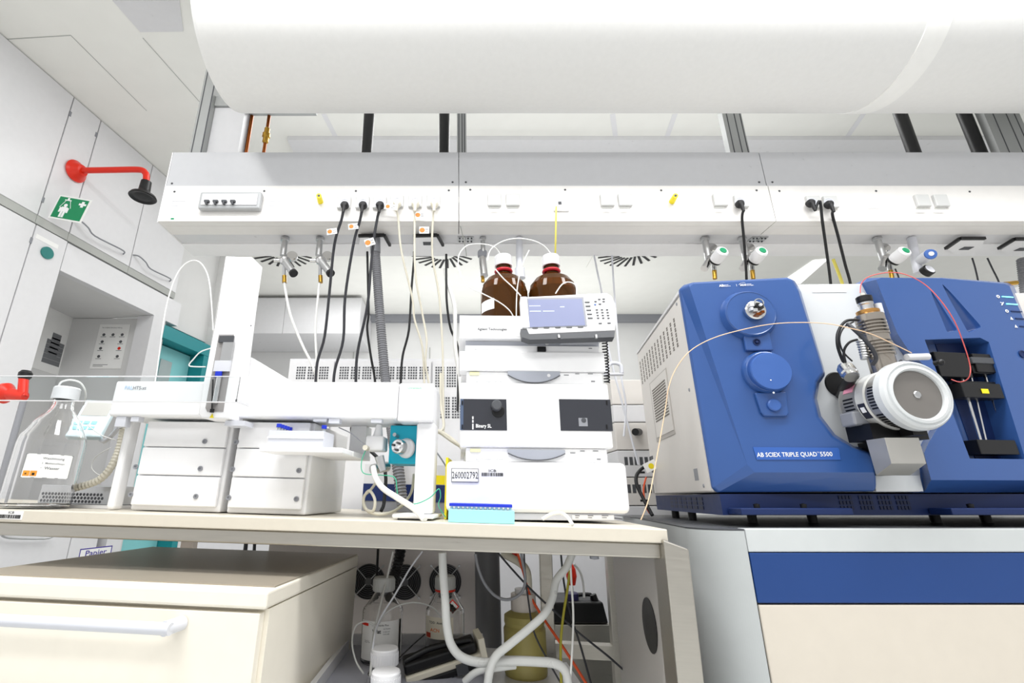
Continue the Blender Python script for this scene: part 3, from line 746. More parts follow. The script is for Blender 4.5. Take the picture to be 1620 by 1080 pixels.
ta.part('stretcher', MB().box(TAB.loc(at(864, 1031, 1.68)).x + .021, TAB.loc((.575, 1.68, .4)).x, .70, .738, zc0 - .019, zc0 + .019), steel)
q = T(940, 878, .03); ta.part('bracket_nut', MB().lathe((q.x, .03, zfb), (0, 0, -1), [(0, 0), (.009, 0), (.009, .006), (0, .008)], 10), midgrey)
xp_shelf = -.285; zsh = .464 - TAB.M.translation.z
SH = MB().box(xp_shelf, .085, .02, .56, zsh - .035, zsh - .013)
ta.part('lower_shelf', SH, white)
# grey end panel with black cable hole inside the right leg
e = TAB.loc(at(990, 900, 1.45))
xe = xr - .0
gp = Thing('end_panel', 'grey end panel with an oval black cable hole behind the right steel leg', 'panel', TAB, (xr - .004, .35, -.78))
gp.part('panel', MB().box(xr - .010, xr + .002, .066, .45, -.78, zfb - .002), mat('end_grey', '#B9B5B1', .4))
h = T(1021, 988, .10)
k = MB().lathe((xr - .0105, .14, TAB.px(1021, 988, .14).z), (-1, 0, 0), [(0, 0), (.05, 0), (.05, .001), (0, .0012)], 28)
gp.part('cable_hole', k, black)
# asset sticker at the far left of the table edge
P = [T(x, y, -.001) for x, y in ((0, 808), (37, 811), (37, 822), (0, 820))]
t = Thing('inventory_sticker', 'ICB barcode sticker on the table edge at the far left', 'sticker', TAB, tuple(P[3]))
x0, x1, z1, z0 = P[0].x, P[1].x, P[0].z + .001, P[2].z
t.part('label', MB().box(x0, x1, -.001, -.0002, z0, z1), paper)
def barcode(k, x0, x1, z0, z1, y, n=26):
    rnd = random.Random(7); x = x0
    while x < x1:
        w = (x1 - x0) / n * rnd.choice((.4, .7, 1.1)); k.box(x, min(x + w, x1), y - .0004, y, z0, z1); x += w + (x1 - x0) / n * rnd.choice((.4, .8))
k = MB(); k.text('ICB', ((x0 + x1) / 2, -.0011, z0 + (z1 - z0) * .68), (1, 0, 0), (0, 0, 1), (z1 - z0) * .28, 'C', bold=.01, squeeze=1.4); barcode(k, x0 + .003, x1 - .004, z0 + .002, z0 + (z1 - z0) * .55, -.0011)
t.part('print', k, ink)

# ---- cream pedestal under the table
zt0 = -.112
c = TAB.pz(424, 934, zt0); yp = c.y; xp = c.x; wp = .62; dp = .56
pe = Thing('drawer_pedestal', 'cream drawer pedestal with white bar handle pushed under the table', 'drawer pedestal', TAB, (xp - wp / 2, yp + dp / 2, -.79))
pe.part('top', MB().box(xp - wp, xp, yp, yp + dp, zt0 - .03, zt0 - .001), cream, bevel=.005, seg=3)
pe.part('top_shade', MB().box(xp - wp + .004, xp - .004, yp + .035, yp + dp - .004, zt0 - .0009, zt0 + .0012), mat('taupe_shade', '#A1988A', .3, noise=.006))  # taupe stands in for the table's shadow, cream front strip left as lit
pe.part('body', MB().box(xp - wp + .002, xp - .002, yp + .022, yp + dp - .002, -.78, zt0 - .032), cream)
dr = pe.part('drawer', MB().box(xp - wp + .003, xp - .010, yp + .002, yp + .0215, -.74, zt0 - .036), cream, bevel=.0015)
hl = T(-60, 981, yp - .035); hr_ = T(270, 995, yp - .035)
hy = yp - .035
pe.part('handle', MB().cyl((hl.x, hy, hr_.z), (hr_.x, hy, hr_.z), .0095, n=20).cyl((hr_.x - .011, hy - .0005, hr_.z), (hr_.x - .009 + .004, yp + .0015, hr_.z + .001), .0115, n=20), lav, parent=dr)

# ================================================================ AUTOSAMPLER
pal = Thing('autosampler', 'tall white robotic autosampler with cross beam standing over the drawer stacks', 'autosampler', TAB, (T(400, 800, .1).x, .15, 0))
db = .07
bz0, bz1 = T(400, 660, db).z, T(400, 603, db).z
bx0, bx1 = T(177, 630, db).x, T(628, 630, db).x
pal.part('beam', MB().box(bx0, bx1, db, db + .15, bz0, bz1), white2, bevel=.006, seg=3)
ex0, ex1 = T(560, 640, db + .03).x, T(687, 640, db + .03).x
pal.part('beam_end', MB().box(bx1 + .0005, ex1, db + .012, db + .14, T(650, 667, db + .02).z, T(650, 607, db + .02).z), white2, bevel=.004)
k = MB(); q = T(645, 615, db + .0118); k.text('Chromtech', q, (1, 0, 0), (0, 0, 1), .005)
pal.part('end_print', k, tubegr)
k = MB(); q = T(197, 616, db - .0005)
k.text('PAL', q, (1, 0, 0), (0, 0, 1), .0095, bold=.01); pal.part('maker_print', k, mat('pale_blue_ink', '#B9D4F0', .5))
k = MB(); q = T(210, 616, db - .0005); k.text('HTS-xt', q, (1, 0, 0), (0, 0, 1), .0085, bold=.012); pal.part('model_print', k, midgrey)
dt = .035
ol = [(356.5, 405), (399, 406), (388, 480), (376, 570), (364, 663), (318, 661), (313, 655), (322, 603), (342, 503)]
pal.part('tower', MB().prism([T(x, y, dt) for x, y in ol], (0, .058, 0)), white2, bevel=.003)
pal.part('tower_brace', MB().prism([T(x, y, dt + .066) for x, y in ((396, 564), (456, 600), (452, 612), (386, 612))], (0, .03, 0)), white2)
sl = [(346, 529), (370, 529), (363, 592), (353, 651), (328, 651), (325, 645), (336, 585)]
sp = [T(x, y, dt - .0008) for x, y in sl]
win = pal.part('tower_window', MB().prism(sp, (0, .0006, 0)), mat('slot_grey', '#9D9A99', .4))
def tb(x0, y0, x1, y1, d, m, nm, par=None, th=.004):
    a, b = T(x0, y0, d), T(x1, y1, d)
    return pal.part(nm, MB().box(a.x, b.x, d, d + th, min(a.z, b.z), max(a.z, b.z)), m, parent=par)
tb(347, 531, 368, 541, dt - .006, dkgrey, 'carriage', win); tb(353, 541, 365, 570, dt - .006, satin, 'carriage', win)
tb(340, 570, 362, 587, dt - .007, lav, 'carriage', win)
tb(341, 587, 349, 597, dt - .008, capblue, 'plunger_lock', win)
k = MB().cyl(T(347, 597, dt - .004), T(340, 638, dt - .004), .006, n=12); pal.part('syringe', k, chrome, parent=win)
k = MB().cyl(T(337, 600, dt - .004), T(335, 650, dt - .004), .0014, n=8).box(*(lambda q: (q.x - .004, q.x + .004, dt - .006, dt - .002, q.z - .004, q.z + .004))(T(337, 650, dt))); pal.part('needle', k, black, parent=win)
q = T(335, 658, dt - .0012); k = MB().prism([q + V((-.005, 0, -.004)), q + V((.005, 0, -.004)), q + V((0, 0, .006))], (0, .0008, 0)); pal.part('warning_triangle', k, yel)
q = T(397, 515, dt - .001); pal.part('tower_pin', MB().lathe(q, (0, -1, 0), [(0, 0), (.0016, 0), (0, .001)], 8), black)
q = [T(x, y, dt - .001) for x, y in ((352, 666), (384, 666))]; pal.part('gripper', MB().box(q[0].x, q[1].x, dt + .01, dt + .05, T(360, 672, dt).z, T(360, 664, dt).z), lav)
# legs
def leg(xa, ya, xb, yb, w, d, nm='leg'):
    p, q = T(xa, ya, d), T(xb, yb, d)
    return pal.part(nm, MB().box(p.x - w / 2, p.x + w / 2, d, d + .035, 0.001, p.z), white2, bevel=.008, seg=3)
leg(205, 660, 190, 803, .019, db + .03)
p = T(667, 668, db + .045); lgw = .038
pal.part('leg', MB().box(T(656, 740, db + .03).x, T(686, 740, db + .03).x, db + .03, db + .09, .012, T(670, 668, db + .03).z), white2, bevel=.006, seg=3)
a, b = T(620, 815, db - .03), T(686, 815, db - .03)
pal.part('foot', MB().box(a.x, b.x, db - .03, db + .13, .004, .0115), white2, bevel=.003); pal.part('foot_pad', MB().box(a.x + .01, b.x - .02, db - .02, db + .1, 0.0003, .0038), dkgrey)
for x0, x1, yb_ in ((192, 204, 676), (215, 226, 668), (500, 520, 668), (524, 540, 671), (590, 606, 670)):
    a, b = T(x0, 662, db + .02), T(x1, yb_, db + .02); pal.part('rail_clamp', MB().box(a.x, b.x, db + .004, db + .022, b.z, bz0 - .0003), lav)
# tray holder: flat plate reaching towards the viewer
tz = TAB.loc((0, 1, CZ + .093)).z
f0, f1 = TAB.pz(410, 708, tz), TAB.pz(519, 706, tz)
dbk = .24
pal.part('tray_holder', MB().box(f0.x, f1.x + .012, f0.y, .088, tz - .008, tz + .003), white2, bevel=.002)
pal.part('tray_slide', MB().box(T(480, 813, .095).x + .004, f1.x + .012, .0885, dbk, tz - .008, tz + .003), white2)
pal.part('tray_arm', MB().box(f0.x + .05, f1.x - .02, .1, dbk - .02, tz + .0035, bz0 - .0005) if 0 else MB().box(f1.x - .03, f1.x + .01, .19, dbk, tz + .0035, bz0 - .0005), white2)
# rotary valve drive in turquoise
dv = .14
a, b = T(614, 733, dv), T(661, 673, dv)
pal.part('valve_drive', MB().box(a.x, b.x, dv, dv + .09, a.z, b.z), turq, bevel=.002)
ax = V((-.42, -.9, .03)).normalized(); q = T(644, 709, dv - .001)
vd = pal.part('valve_stator', MB().lathe(q, ax, [(0, 0), (.023, 0), (.023, .006), (.019, .012), (.018, .022), (0, .022)], 26), white)
q2 = q + ax * .0225
pal.part('valve_head', MB().lathe(q2, ax, [(0, 0), (.0165, 0), (.0165, .016), (.014, .019), (0, .019)], 24), chrome, parent=vd)
q3 = q2 + ax * .0195; u = ax.orthogonal().normalized(); w = ax.cross(u)
for i in range(6):
    an = i * math.pi / 3; c = q3 + (u * math.cos(an) + w * math.sin(an)) * .009
    pal.part('port_fitting', MB().cyl(c, c + ax * .004, .0028, n=8), dkgrey if i % 2 else white, parent=vd)
q = T(629, 690, dv - .002); pal.part('thumb_screw', MB().cyl(q, q + V((-.004, -.018, .002)), .0045, n=12), satin)
a, b = T(577, 712, .12), T(607, 689, .12)
iv = pal.part('injector_block', MB().box(a.x, b.x, .12, .17, a.z, b.z), white2, bevel=.004)
pal.part('injector_cap', MB().cyl(T(581, 709, .115), T(581, 709, .115) + V((0, -.02, 0)), .006, n=14), tubeb, parent=iv)
pal.part('injector_top', MB().cyl(T(598, 690, .14), T(600, 672, .14), .012, .007, 16), white2, parent=iv)
pal.part('waste_fitting', MB().cyl(T(600, 722, .1), T(606, 745, .1), .011, .008, 16), satin, parent=iv)
pal.part('injector_base', MB().cyl(T(590, 742, .15), T(612, 738, .2), .012, n=16), satin, parent=iv)
# vial rack on the tray holder
rx0, rx1 = TAB.px(425, 690, f0.y + .012).x, TAB.px(512, 690, f0.y + .012).x
ry0 = f0.y + .012; ry1 = .086; rz0 = tz + .0035; rz1 = TAB.px(470, 681, ry0).z
rk = Thing('vial_rack', 'grey plastic vial rack on the white tray in front of the drawer stack', 'rack', TAB, ((rx0 + rx1) / 2, (ry0 + ry1) / 2, rz0))
k = MB().box(rx0, rx1, ry0, ry0 + .003, rz0, rz1).box(rx0, rx1, ry1 - .003, ry1, rz0, rz1).box(rx0, rx0 + .003, ry0 + .0031, ry1 - .0031, rz0, rz1).box(rx1 - .003, rx1, ry0 + .0031, ry1 - .0031, rz0, rz1)
rk.part('walls', k, lav)
rk.part('floor_plate', MB().box(rx0 + .0031, rx1 - .0031, ry0 + .0031, ry1 - .0031, rz0, rz0 + .002), lav)
rk.part('rim', MB().box(rx0 - .002, rx1 + .002, ry0 - .002, ry0 - .0002, rz0 + (rz1 - rz0) * .52, rz0 + (rz1 - rz0) * .62), white)
def vial(name, label, F, p, h, r, capm, grp, caph=.008):
    t = Thing(name, label, 'vial', F, tuple(p), grp)
    t.part('glass_body', MB().lathe(p, (0, 0, 1), [(0, 0), (r, 0), (r, h * .8), (r * .6, h * .88), (r * .6, h), (0, h)], 12), mat('vial_glass', '#E8EEF2', .1, trans=.6, noise=0) if 'vial_glass' not in MATS else MATS['vial_glass'])
    t.part('cap', MB().cyl(p + V((0, 0, h + .0002)), p + V((0, 0, h + caph)), r * .95, n=14), capm)
    return t
hv = (rz1 - rz0) + .006
v0 = vial('vial', 'blue capped vial in the left column of the grey rack', TAB, V((rx0 + .014, ry0 + .014, rz0 + .0022)), hv, .006, capblue, 'blue capped vials in the grey rack')
for i in range(1, 11):
    c = copy_tree(v0.o); c.matrix_world = TAB.M @ Matrix.Translation(V((rx0 + .014, ry0 + .014 + i * .0142, rz0 + .0022)))
c = copy_tree(v0.o); c.matrix_world = TAB.M @ Matrix.Translation(V((rx1 - .012, ry0 + .03, rz0 + .0022))); c['label'] = 'lone blue capped vial at the right end of the grey rack'

# ---- drawer stacks
def stack(label, xl_, xr_, ybm, d, rings, seams, ytop, depth=.30):
    x0, x1 = T(xl_, ybm, d).x, T(xr_, ybm, d).x; z1 = bz0 - .006
    t = Thing('drawer_stack', label, 'cooled drawer stack', TAB, ((x0 + x1) / 2, d + depth / 2, .002), 'white cooled drawer stacks under the beam')
    t.part('housing', MB().box(x0, x1, d + .011, d + depth, .002, z1), white2, bevel=.004)
    zs = [.012] + [T((xl_ + xr_) / 2, s_, d).z for s_ in seams] + [z1]
    for i in range(3):
        dw = t.part('drawer', MB().box(x0 + .006, x1 - .008, d, d + .0105, zs[i] + .0012, zs[i + 1] - .0012), white2, bevel=.0025)
        for (rx, ry) in rings[2 - i]:
            q = T(rx, ry, d - .0005)
            if x0 < q.x < x1:
                t.part('ring_screw', MB().lathe(q + V((0, 0.001, 0)), (0, -1, 0), [(.0026, 0), (.0058, 0), (.0058, .003), (.0032, .003), (.0026, .0012), (0, .0012)], 18), midgrey, parent=dw)
    return t
stack('left white three drawer stack beside the slanted left leg', 200, 344, 806, .10, (((224, 695), (324, 698)), ((215, 738), (317, 741)), ((207, 782), (310, 785))), (752, 707), 661)
stack('right white three drawer stack behind the vial tray', 353, 480, 813, .095, (((374, 699),), ((368, 742), (473, 744)), ((362, 787), (469, 789))), (755, 709), 664, .27)

# ---- acrylic guard in front
ga, gb = T(-30, 610, -.03), T(378, 610, -.03)
g0, g1 = T(200, 634, -.03).z, T(200, 596, -.03).z
t = Thing('acrylic_guard', 'clear acrylic guard with bright edges in front of the beam at left', 'guard', TAB, (gb.x - .3, -.03, g0))
t.part('front_sheet', MB().box(ga.x - .2, gb.x, -.032, -.028, g0, g1), acryl)
t.part('edge', MB().box(ga.x - .2, gb.x, -.0325, -.0275, g1 + .0003, g1 + .002), white)
t.part('edge', MB().box(ga.x - .2, gb.x, -.0325, -.0275, g0 - .002, g0 - .0003), white)
t.part('mount_block', MB().box(gb.x - .004, gb.x, -.027, dt - .0085, g0, g0 + .006), white)

# ---- wash bottle at left
p_ = TAB.M @ V((T(72, 740, .085).x, .085, .003)); dv_ = V((p_.x, p_.y, 0)).normalized()
WB = Fr(p_, V((dv_.y, -dv_.x, -.02)))
r = .067; bc = V((0, 0, .0006)); bh = WB.px(88, 612, 0).z
t = Thing('wash_bottle', 'big clear glass bottle with white cap and hazard label at the left edge', 'bottle', WB, (0, 0, 0))
def bottle_prof(r, h, rn, sh0, sh1):
    return [(0, .001), (r * .93, 0), (r, r * .08), (r, sh0), (r * .96, sh0 + (sh1 - sh0) * .18), (r * .7, sh0 + (sh1 - sh0) * .55), (rn * 1.15, sh0 + (sh1 - sh0) * .88), (rn, sh1), (rn, h), (rn * .86, h)]
def inner(p, th): return [(max(0, a - th), b + (th if i < 3 else 0)) for i, (a, b) in enumerate(p)][::-1]
pf = bottle_prof(r, bh - .012, .021, WB.px(67, 702, 0).z, WB.px(88, 640, 0).z)
t.part('glass_body', MB().lathe(bc, (0, 0, 1), pf + inner(pf, .0025), 40), glass)
t.part('cap', MB().lathe(bc + V((0, 0, bh - .030)), (0, 0, 1), [(.0225, 0), (.028, 0), (.028, .028), (.026, .031), (0, .031)], 30), white)
def cyl_label(c, r, x0, x1, z0, z1, n=10, y_sign=-1):
    mb = MB(); vs = []
    for i in range(n + 1):
        x = x0 + (x1 - x0) * i / n; y = c.y + y_sign * math.sqrt(max(1e-6, r * r - (x - c.x) ** 2)); vs += [V((x, y, z0)), V((x, y, z1))]
    mb.add(vs, [(2 * i, 2 * i + 2, 2 * i + 3, 2 * i + 1) for i in range(n)], True); return mb
dl = -r
lx0, lx1 = -.60 * r, .68 * r; lz1, lz0 = WB.px(72, 718, dl).z, WB.px(72, 756, dl).z
lb = t.part('label', cyl_label(bc, r + .0008, lx0, lx1, lz0, lz1), paper)
k = MB()
def fyl(x): return bc.y - math.sqrt(max(1e-6, (r + .0012) ** 2 - (x - bc.x) ** 2))
def lrect(k, x0, x1, z0, z1, o=.0012):
    m = cyl_label(bc, r + o, x0, x1, z0, z1, 4); k.add(m.v, m.f, True)
e_ = .0009
for q in ((lx0, lx1, lz1 - e_, lz1), (lx0, lx1, lz0, lz0 + e_), (lx0, lx0 + e_, lz0, lz1), (lx1 - e_, lx1, lz0, lz1)): lrect(k, *q)
def wrap_text(k, s_, x, z, h, al='L', bold=.01):
    tm = MB().text(s_, (x, 0, z), (1, 0, 0), (0, 0, 1), h, al, bold)
    for p in tm.v: p.y = fyl(p.x) - .0004
    k.add(tm.v, tm.f)
hh = lz1 - lz0; lw = lx1 - lx0
wrap_text(k, 'Waschlösung', lx0 + .36 * lw, lz1 - hh * .22, hh * .10)
wrap_text(k, '1  Methanol/Isopr.', lx0 + .36 * lw, lz1 - hh * .42, hh * .08)
wrap_text(k, '·  Wasser', lx0 + .36 * lw, lz1 - hh * .64, hh * .12)
t.part('label_print', k, inkg, parent=lb)
k = MB(); sq = lw * .135
lrect(k, lx0 + .003, lx0 + .003 + sq, lz0 + .0035, lz0 + .0035 + sq); lrect(k, lx0 + .004 + sq, lx0 + .004 + 2 * sq, lz0 + .0035, lz0 + .0035 + sq)
t.part('hazard_squares', k, mat('hazard_orange', '#F2A23A', .5), parent=lb)
k = MB(); wrap_text(k, '×', lx0 + .0055, lz0 + .0055, .006, bold=.02); lrect(k, lx0 + .004 + sq * 1.3, lx0 + .004 + sq * 1.7, lz0 + .0055, lz0 + .0105, .0016)
t.part('hazard_marks', k, ink, parent=lb)
solo('floating_stopper', 'white stopper lying at the bottom beside the big clear bottle', 'stopper', MB().lathe(T(150, 798, .02), (0, 0, 1), [(0, 0), (.012, 0), (.012, .006), (.006, .008), (.006, .02), (0, .021)], 16) if 0 else MB().lathe(V((T(40, 792, -.035 + .07).x, -.04, 0.0005)), (0, 0, 1), [(0, 0), (.012, 0), (.013, .01), (.008, .013), (.009, .02), (0, .022)], 18), white, TAB)
# perforated steel stand
d = .20
a, b = T(60, 790, d), T(200, 790, d); z1 = T(150, 768, d).z
t = Thing('perforated_stand', 'perforated steel stand between the big clear bottle and the slanted leg', 'stand', TAB, ((a.x + b.x) / 2, d, 0))
t.part('sheet', MB().box(a.x, T(186, 790, d).x, d, d + .12, .0085, z1), satin, bevel=.002)
k = MB(); nx = 18
for i in range(nx):
    for j in range(3):
        x = a.x + .01 + i * .0095 + (j % 2) * .0047; z = .015 + j * .0085
        if x < T(182, 790, d).x and z < z1 - .004: k.lathe((x, d - .0002, z), (0, -1, 0), [(0, 0), (.0038, 0), (0, .0003)], 8)
t.part('holes', k, dkgrey)
t.part('foot', MB().box(a.x - .03, b.x - .012, d - .03, d + .14, .0005, .008), white2)
# handheld terminal
PD = Fr(TAB.M @ T(122, 690, .20), V((.93, .2, .0)), V((.14, .5, .84)))
u_ = V((0, 0, 0))
t = Thing('robot_terminal', 'pale blue keypad terminal tilted behind the big clear bottle', 'terminal', PD, (0, 0, 0))
w, h = .082, .125
t.part('case', MB().box(-w * .35, w * .65, 0, h, -.018, 0), mat('pale_blue_case', '#DDF1F7', .4), bevel=.004)
t.part('display', MB().box(-w * .25, w * .55, h * .55, h * .92, .0002, .001), mat('terminal_display', '#BDBDB8', .3))
k = MB()
for i in range(3):
    for j in range(2): k.box(-w * .24 + i * .018, -w * .24 + i * .018 + .013, h * (.32 - .14 * j), h * (.40 - .14 * j), .0002, .0014)
t.part('keys', k, mat('key_cyan', '#9ADBE6', .4))
p = PD.loc(TAB.M @ T(195, 668, db + .07)); t.part('bracket', MB().tube([V((w * .3, h * .3, -.018)), V((w * .6, h * .1, -.04)), p], .006, 8, 4), lav)
# red eyewash head
cst = at(28, 615, 1.45)
t = Thing('eyewash_shower', 'red eyewash hand shower with black tip behind the big clear bottle', 'eyewash', W, (cst.x, cst.y, .84))
a, b = at(4, 621, 1.45), at(40, 627, 1.45)
t.part('body', MB().lathe(a, b - a, [(0, 0), (.03, .0), (.032, .012), (.018, .025), (.014, (b - a).length), (0, (b - a).length)], 20), red)
t.part('neck', MB().cyl(at(36, 627, 1.45), at(38, 598, 1.45), .013, n=16), red)
t.part('tip', MB().lathe(at(38, 600, 1.45), (0, 0, 1), [(.013, 0), (.018, .008), (.018, .02), (.012, .028), (0, .029)], 18), black)
p = at(44, 700, 1.45); q = at(39, 628, 1.45)
t.part('stand_pipe', MB().cyl((q.x, q.y, q.z - .012), (q.x, q.y, .80 - .02 * q.x - .0), .009, n=14), midgrey)
# hoses and wires around the sampler
def tubeT(name, label, pts, r, m, cat='tube', group=None, n=8, ribs=0, sub=5):
    P = [T(*p) for p in pts]; mb = MB().tube(P, r, n, sub, ribs)
    return solo(name, label, cat, mb, m, TAB, tuple(P[0]), group)
tubeT('corrugated_tube', 'cream corrugated tube curving left of the first drawer stack', [(196, 672, .17), (190, 705, .17), (176, 738, .16), (155, 760, .155), (118, 772, .15)], .0095, tubeb, n=12, ribs=.004)
tubeT('thin_wire', 'thin white wire looping from the terminal to the table', [(138, 672, .2), (160, 688, .2), (184, 696, .19)], .0012, tubew)
tubeT('thin_wire', 'thin white wire loop left of the cream corrugated tube', [(175, 708, .19), (152, 722, .19), (145, 740, .19), (160, 752, .19), (178, 745, .18)], .0012, tubew)
tubeT('bottle_tube', 'white tube arching out of the big clear bottle cap', [(93, 611, .07), (98, 604, .07), (112, 601, .08), (128, 606, .1), (136, 622, .12), (132, 640, .14)], .0022, tubew)
tubeT('arched_tube', 'tall thin white tube arching left of the white tower', [(246, 603, .12), (252, 560, .12), (262, 490, .12), (277, 440, .12), (295, 416, .12), (315, 414, .12), (330, 440, .11), (336, 500, .10), (337, 522, .095)], .0017, tubew)
tubeT('thin_wire', 'pair of white sensor leads plugged into the left side of the tower', [(336, 550, .06), (318, 556, .06), (306, 568, .06), (299, 578, .06), (312, 580, .06), (325, 580, .06)], .0015, tubew)
tubeT('thin_wire', 'white drain tube curving down to the table edge beside the right leg', [(591, 738, .1), (594, 755, .09), (606, 772, .08), (630, 788, .06), (655, 804, .03), (672, 822, .006)], .0065, tubew)
tubeT('green_wire', 'thin green wire winding from the sampler to the analyser stack', [(578, 713, .1), (572, 730, .1), (575, 748, .1), (600, 751, .1), (624, 755, .1), (628, 775, .1), (632, 790, .1), (655, 797, .06), (680, 787, .05), (694, 773, .05), (697, 785, .06), (694, 800, .08), (705, 818, .11)], .0011, tubegr)
tubeT('cable_coil', 'beige cable coiled on the table behind the right drawer stack', [(597, 760, .2), (586, 775, .2), (576, 785, .2), (577, 803, .16), (590, 808, .14), (593, 790, .14), (584, 776, .15), (575, 790, .16), (582, 808, .15), (605, 813, .14), (630, 804, .2), (650, 780, .24), (655, 750, .26)], .0035, tubeb)
tubeT('thin_wire', 'brown capillary from the rail clamp to the injector', [(536, 676, .1), (555, 685, .1), (570, 697, .1), (578, 705, .1)], .0013, midgrey)
tubeT('beige_cable', 'beige cables tied behind the right end of the beam', [(697, 590, .55), (698, 640, .55), (702, 675, .5), (690, 684, .45), (685, 678, .45), (710, 690, .45), (738, 716, .4)], .0045, tubeb)
tubeT('beige_cable', 'beige cable stretched from the right leg up to the analyser', [(675, 676, .3), (695, 684, .35), (715, 698, .36), (738, 712, .38)], .004, tubeb)
tubeT('thin_cable', 'thin grey cable slanting left of the asset plate', [(684, 706, .3), (697, 724, .3), (706, 738, .3)], .002, midgrey)
tubeT('black_cable', 'black cable standing behind the turquoise valve block', [(558, 667, .4), (560, 690, .4), (606, 735, .38), (608, 790, .36), (603, 808, .34)], .005, rubber)
# navy banded instrument behind
d = .56
a, b = T(572, 806, d), T(703, 806, d)
t = Thing('banded_instrument', 'low white instrument with navy band behind the sampler leg', 'instrument', TAB, ((a.x + b.x) / 2, d + .1, 0))
zz = [0.001, T(640, 793, d).z, T(640, 766, d).z, T(640, 735, d).z]
t.part('base', MB().box(a.x, b.x, d, d + .2, zz[0], zz[1]), midgrey)
t.part('navy_band', MB().box(a.x, b.x, d - .002, d + .2, zz[1], zz[2]), mat('navy', '#16295E', .35))
t.part('body', MB().box(a.x, b.x, d, d + .2, zz[2], zz[3]), greyp)
a2, b2 = T(684, 766, d - .003), T(706, 752, d - .003); t.part('warning_sticker', MB().box(a2.x, b.x - .001, d - .0012, d - .0001, a2.z, b2.z), yel)
# ================================================================ LIQUID CHROMATOGRAPH STACK
hx = .165
hz = (TAB.M @ V((hx, .12, 0)))
HP = Fr((hx, 1.125, hz.z + .004), (1, 0, -.010))
H = HP.px
def hbox(x0, y0, x1, y1, d0, d1, xr=None):
    ym = (y0 + y1) / 2; xm = (x0 + x1) / 2
    return MB().box(H(x0, ym, d0).x, H(x1, ym, d0).x, d0, d1, H(xm, y1, d0).z, H(xm, y0, d0).z)
DP = .38
def small_print(k, x, y, d, s_='Agilent Technologies    1200 Series', h=.0032):
    q = H(x, y, d - .0004); k.text(s_, q, (1, 0, 0), (0, 0, 1), h)
def arc_recess(t, x0, x1, y0, y1, d, par=None):
    # bowed grey grip between two modules
    a, b = H(x0, y0, d), H(x1, y0, d); z0, z1 = H((x0 + x1) / 2, y1, d).z, a.z
    n = 12; top = [V((a.x + (b.x - a.x) * i / n, d - .0008, z1)) for i in range(n + 1)]
    bot = [V((a.x + (b.x - a.x) * i / n, d - .0008, z0 + (z1 - z0) * .65 * abs(2 * i / n - 1) ** 2.2)) for i in range(n + 1)]
    t.part('bowed_grip', MB().prism(top + bot[::-1], (0, -.004, 0)), mat('grip_grey', '#A7ABB5', .35) if 'grip_grey' not in MATS else MATS['grip_grey'])
    k = MB().tube([p + V((0, -.0045, 0)) for p in bot], .0012, 6, 1); t.part('grip_line', k, dkgrey)
# column compartment at the bottom
zB0 = .0005
t = Thing('column_compartment', 'wide white bottom unit of the analyser stack with the 260002792 plate', 'instrument module', HP, (0, .18, 0), 'stacked white analyser modules')
zt1 = H(850, 731, 0).z; zf0 = H(850, 811, -.012).z
t.part('base', MB().box(H(760, 818, 0).x, H(972, 818, 0).x, 0, DP, zB0, zf0 - .001), lav, bevel=.002)
t.part('base_strip', MB().box(H(905, 818, 0).x, H(971, 818, 0).x, -.002, -.0002, .003, zf0 - .004), white2)
x0, x1 = H(706, 770, -.012).x, H(995, 770, -.012).x
t.part('front_cover', MB().box(x0, x1, -.012, .045, zf0, zt1), white2, bevel=.012, seg=4)
t.part('housing', MB().box(x0 + .006, x1 - .006, .0455, DP, zf0 + .003, zt1 - .002), white2, bevel=.004)
p0, p1 = H(714, 762, -.0135), H(757, 741, -.0135)
pl = t.part('asset_plate', MB().box(p0.x, p1.x, -.0142, -.0122, p0.z, p1.z), ink)
t.part('plate_face', MB().box(p0.x + .001, p1.x - .001, -.0146, -.01425, p0.z + .001, p1.z - .001), paper, parent=pl)
k = MB().text('260002792', ((p0.x + p1.x) / 2, -.0148, p0.z + (p1.z - p0.z) * .26), (1, 0, 0), (0, 0, 1), (p1.z - p0.z) * .52, 'C', bold=.0, squeeze=.62)
t.part('plate_number', k, ink, parent=pl)
k = MB(); q0, q1 = H(762, 755, -.0125), H(796, 743, -.0125)
k.text('ICB', ((q0.x + q1.x) / 2, -.0125, q0.z + (q1.z - q0.z) * .72), (1, 0, 0), (0, 0, 1), .0055, 'C', bold=.012, squeeze=1.5); barcode(k, q0.x, q1.x, q0.z + .003, q0.z + (q1.z - q0.z) * .62, -.0122)
t.part('barcode_print', k, ink)
k = MB()
for x, w_ in ((910, 8), (930, 10), (952, 12)):
    a = H(x, 816, -.0022); k.box(a.x, a.x + w_ * .0012, -.0026, -.0021, a.z, a.z + .0015).box(a.x, a.x + w_ * .0009, -.0026, -.0021, a.z - .004, a.z - .0028)
t.part('strip_print', k, inkg)
# binary pump
t = Thing('binary_pump', 'white pump unit with two dark windows, lettered Binary SL', 'instrument module', HP, (0, .18, zt1), 'stacked white analyser modules')
zp0, zp1 = H(850, 708, -.006).z, H(850, 606, -.006).z
t.part('lower_strip', MB().box(H(737, 720, 0).x, H(961, 720, 0).x, 0, DP, zt1 + .0005, zp0 - .0005), white2, bevel=.002)
xa_, xb_ = H(728, 655, -.006).x, H(966, 655, -.006).x
t.part('front_cover', MB().box(xa_, xb_, -.006, .04, zp0, zp1), white2, bevel=.004)
t.part('housing', MB().box(xa_ + .004, xb_ - .004, .0405, DP, zp0, zp1), white2)
arc_recess(t, 803, 893, 711, 728, -.0005)
a, b = H(744, 714.5, -.001), H(760, 710, -.001); t.part('status_lamp', MB().box(a.x, b.x, -.003, -.0002, a.z, b.z), mat('lamp_yellowish', '#EDEBB8', .4))
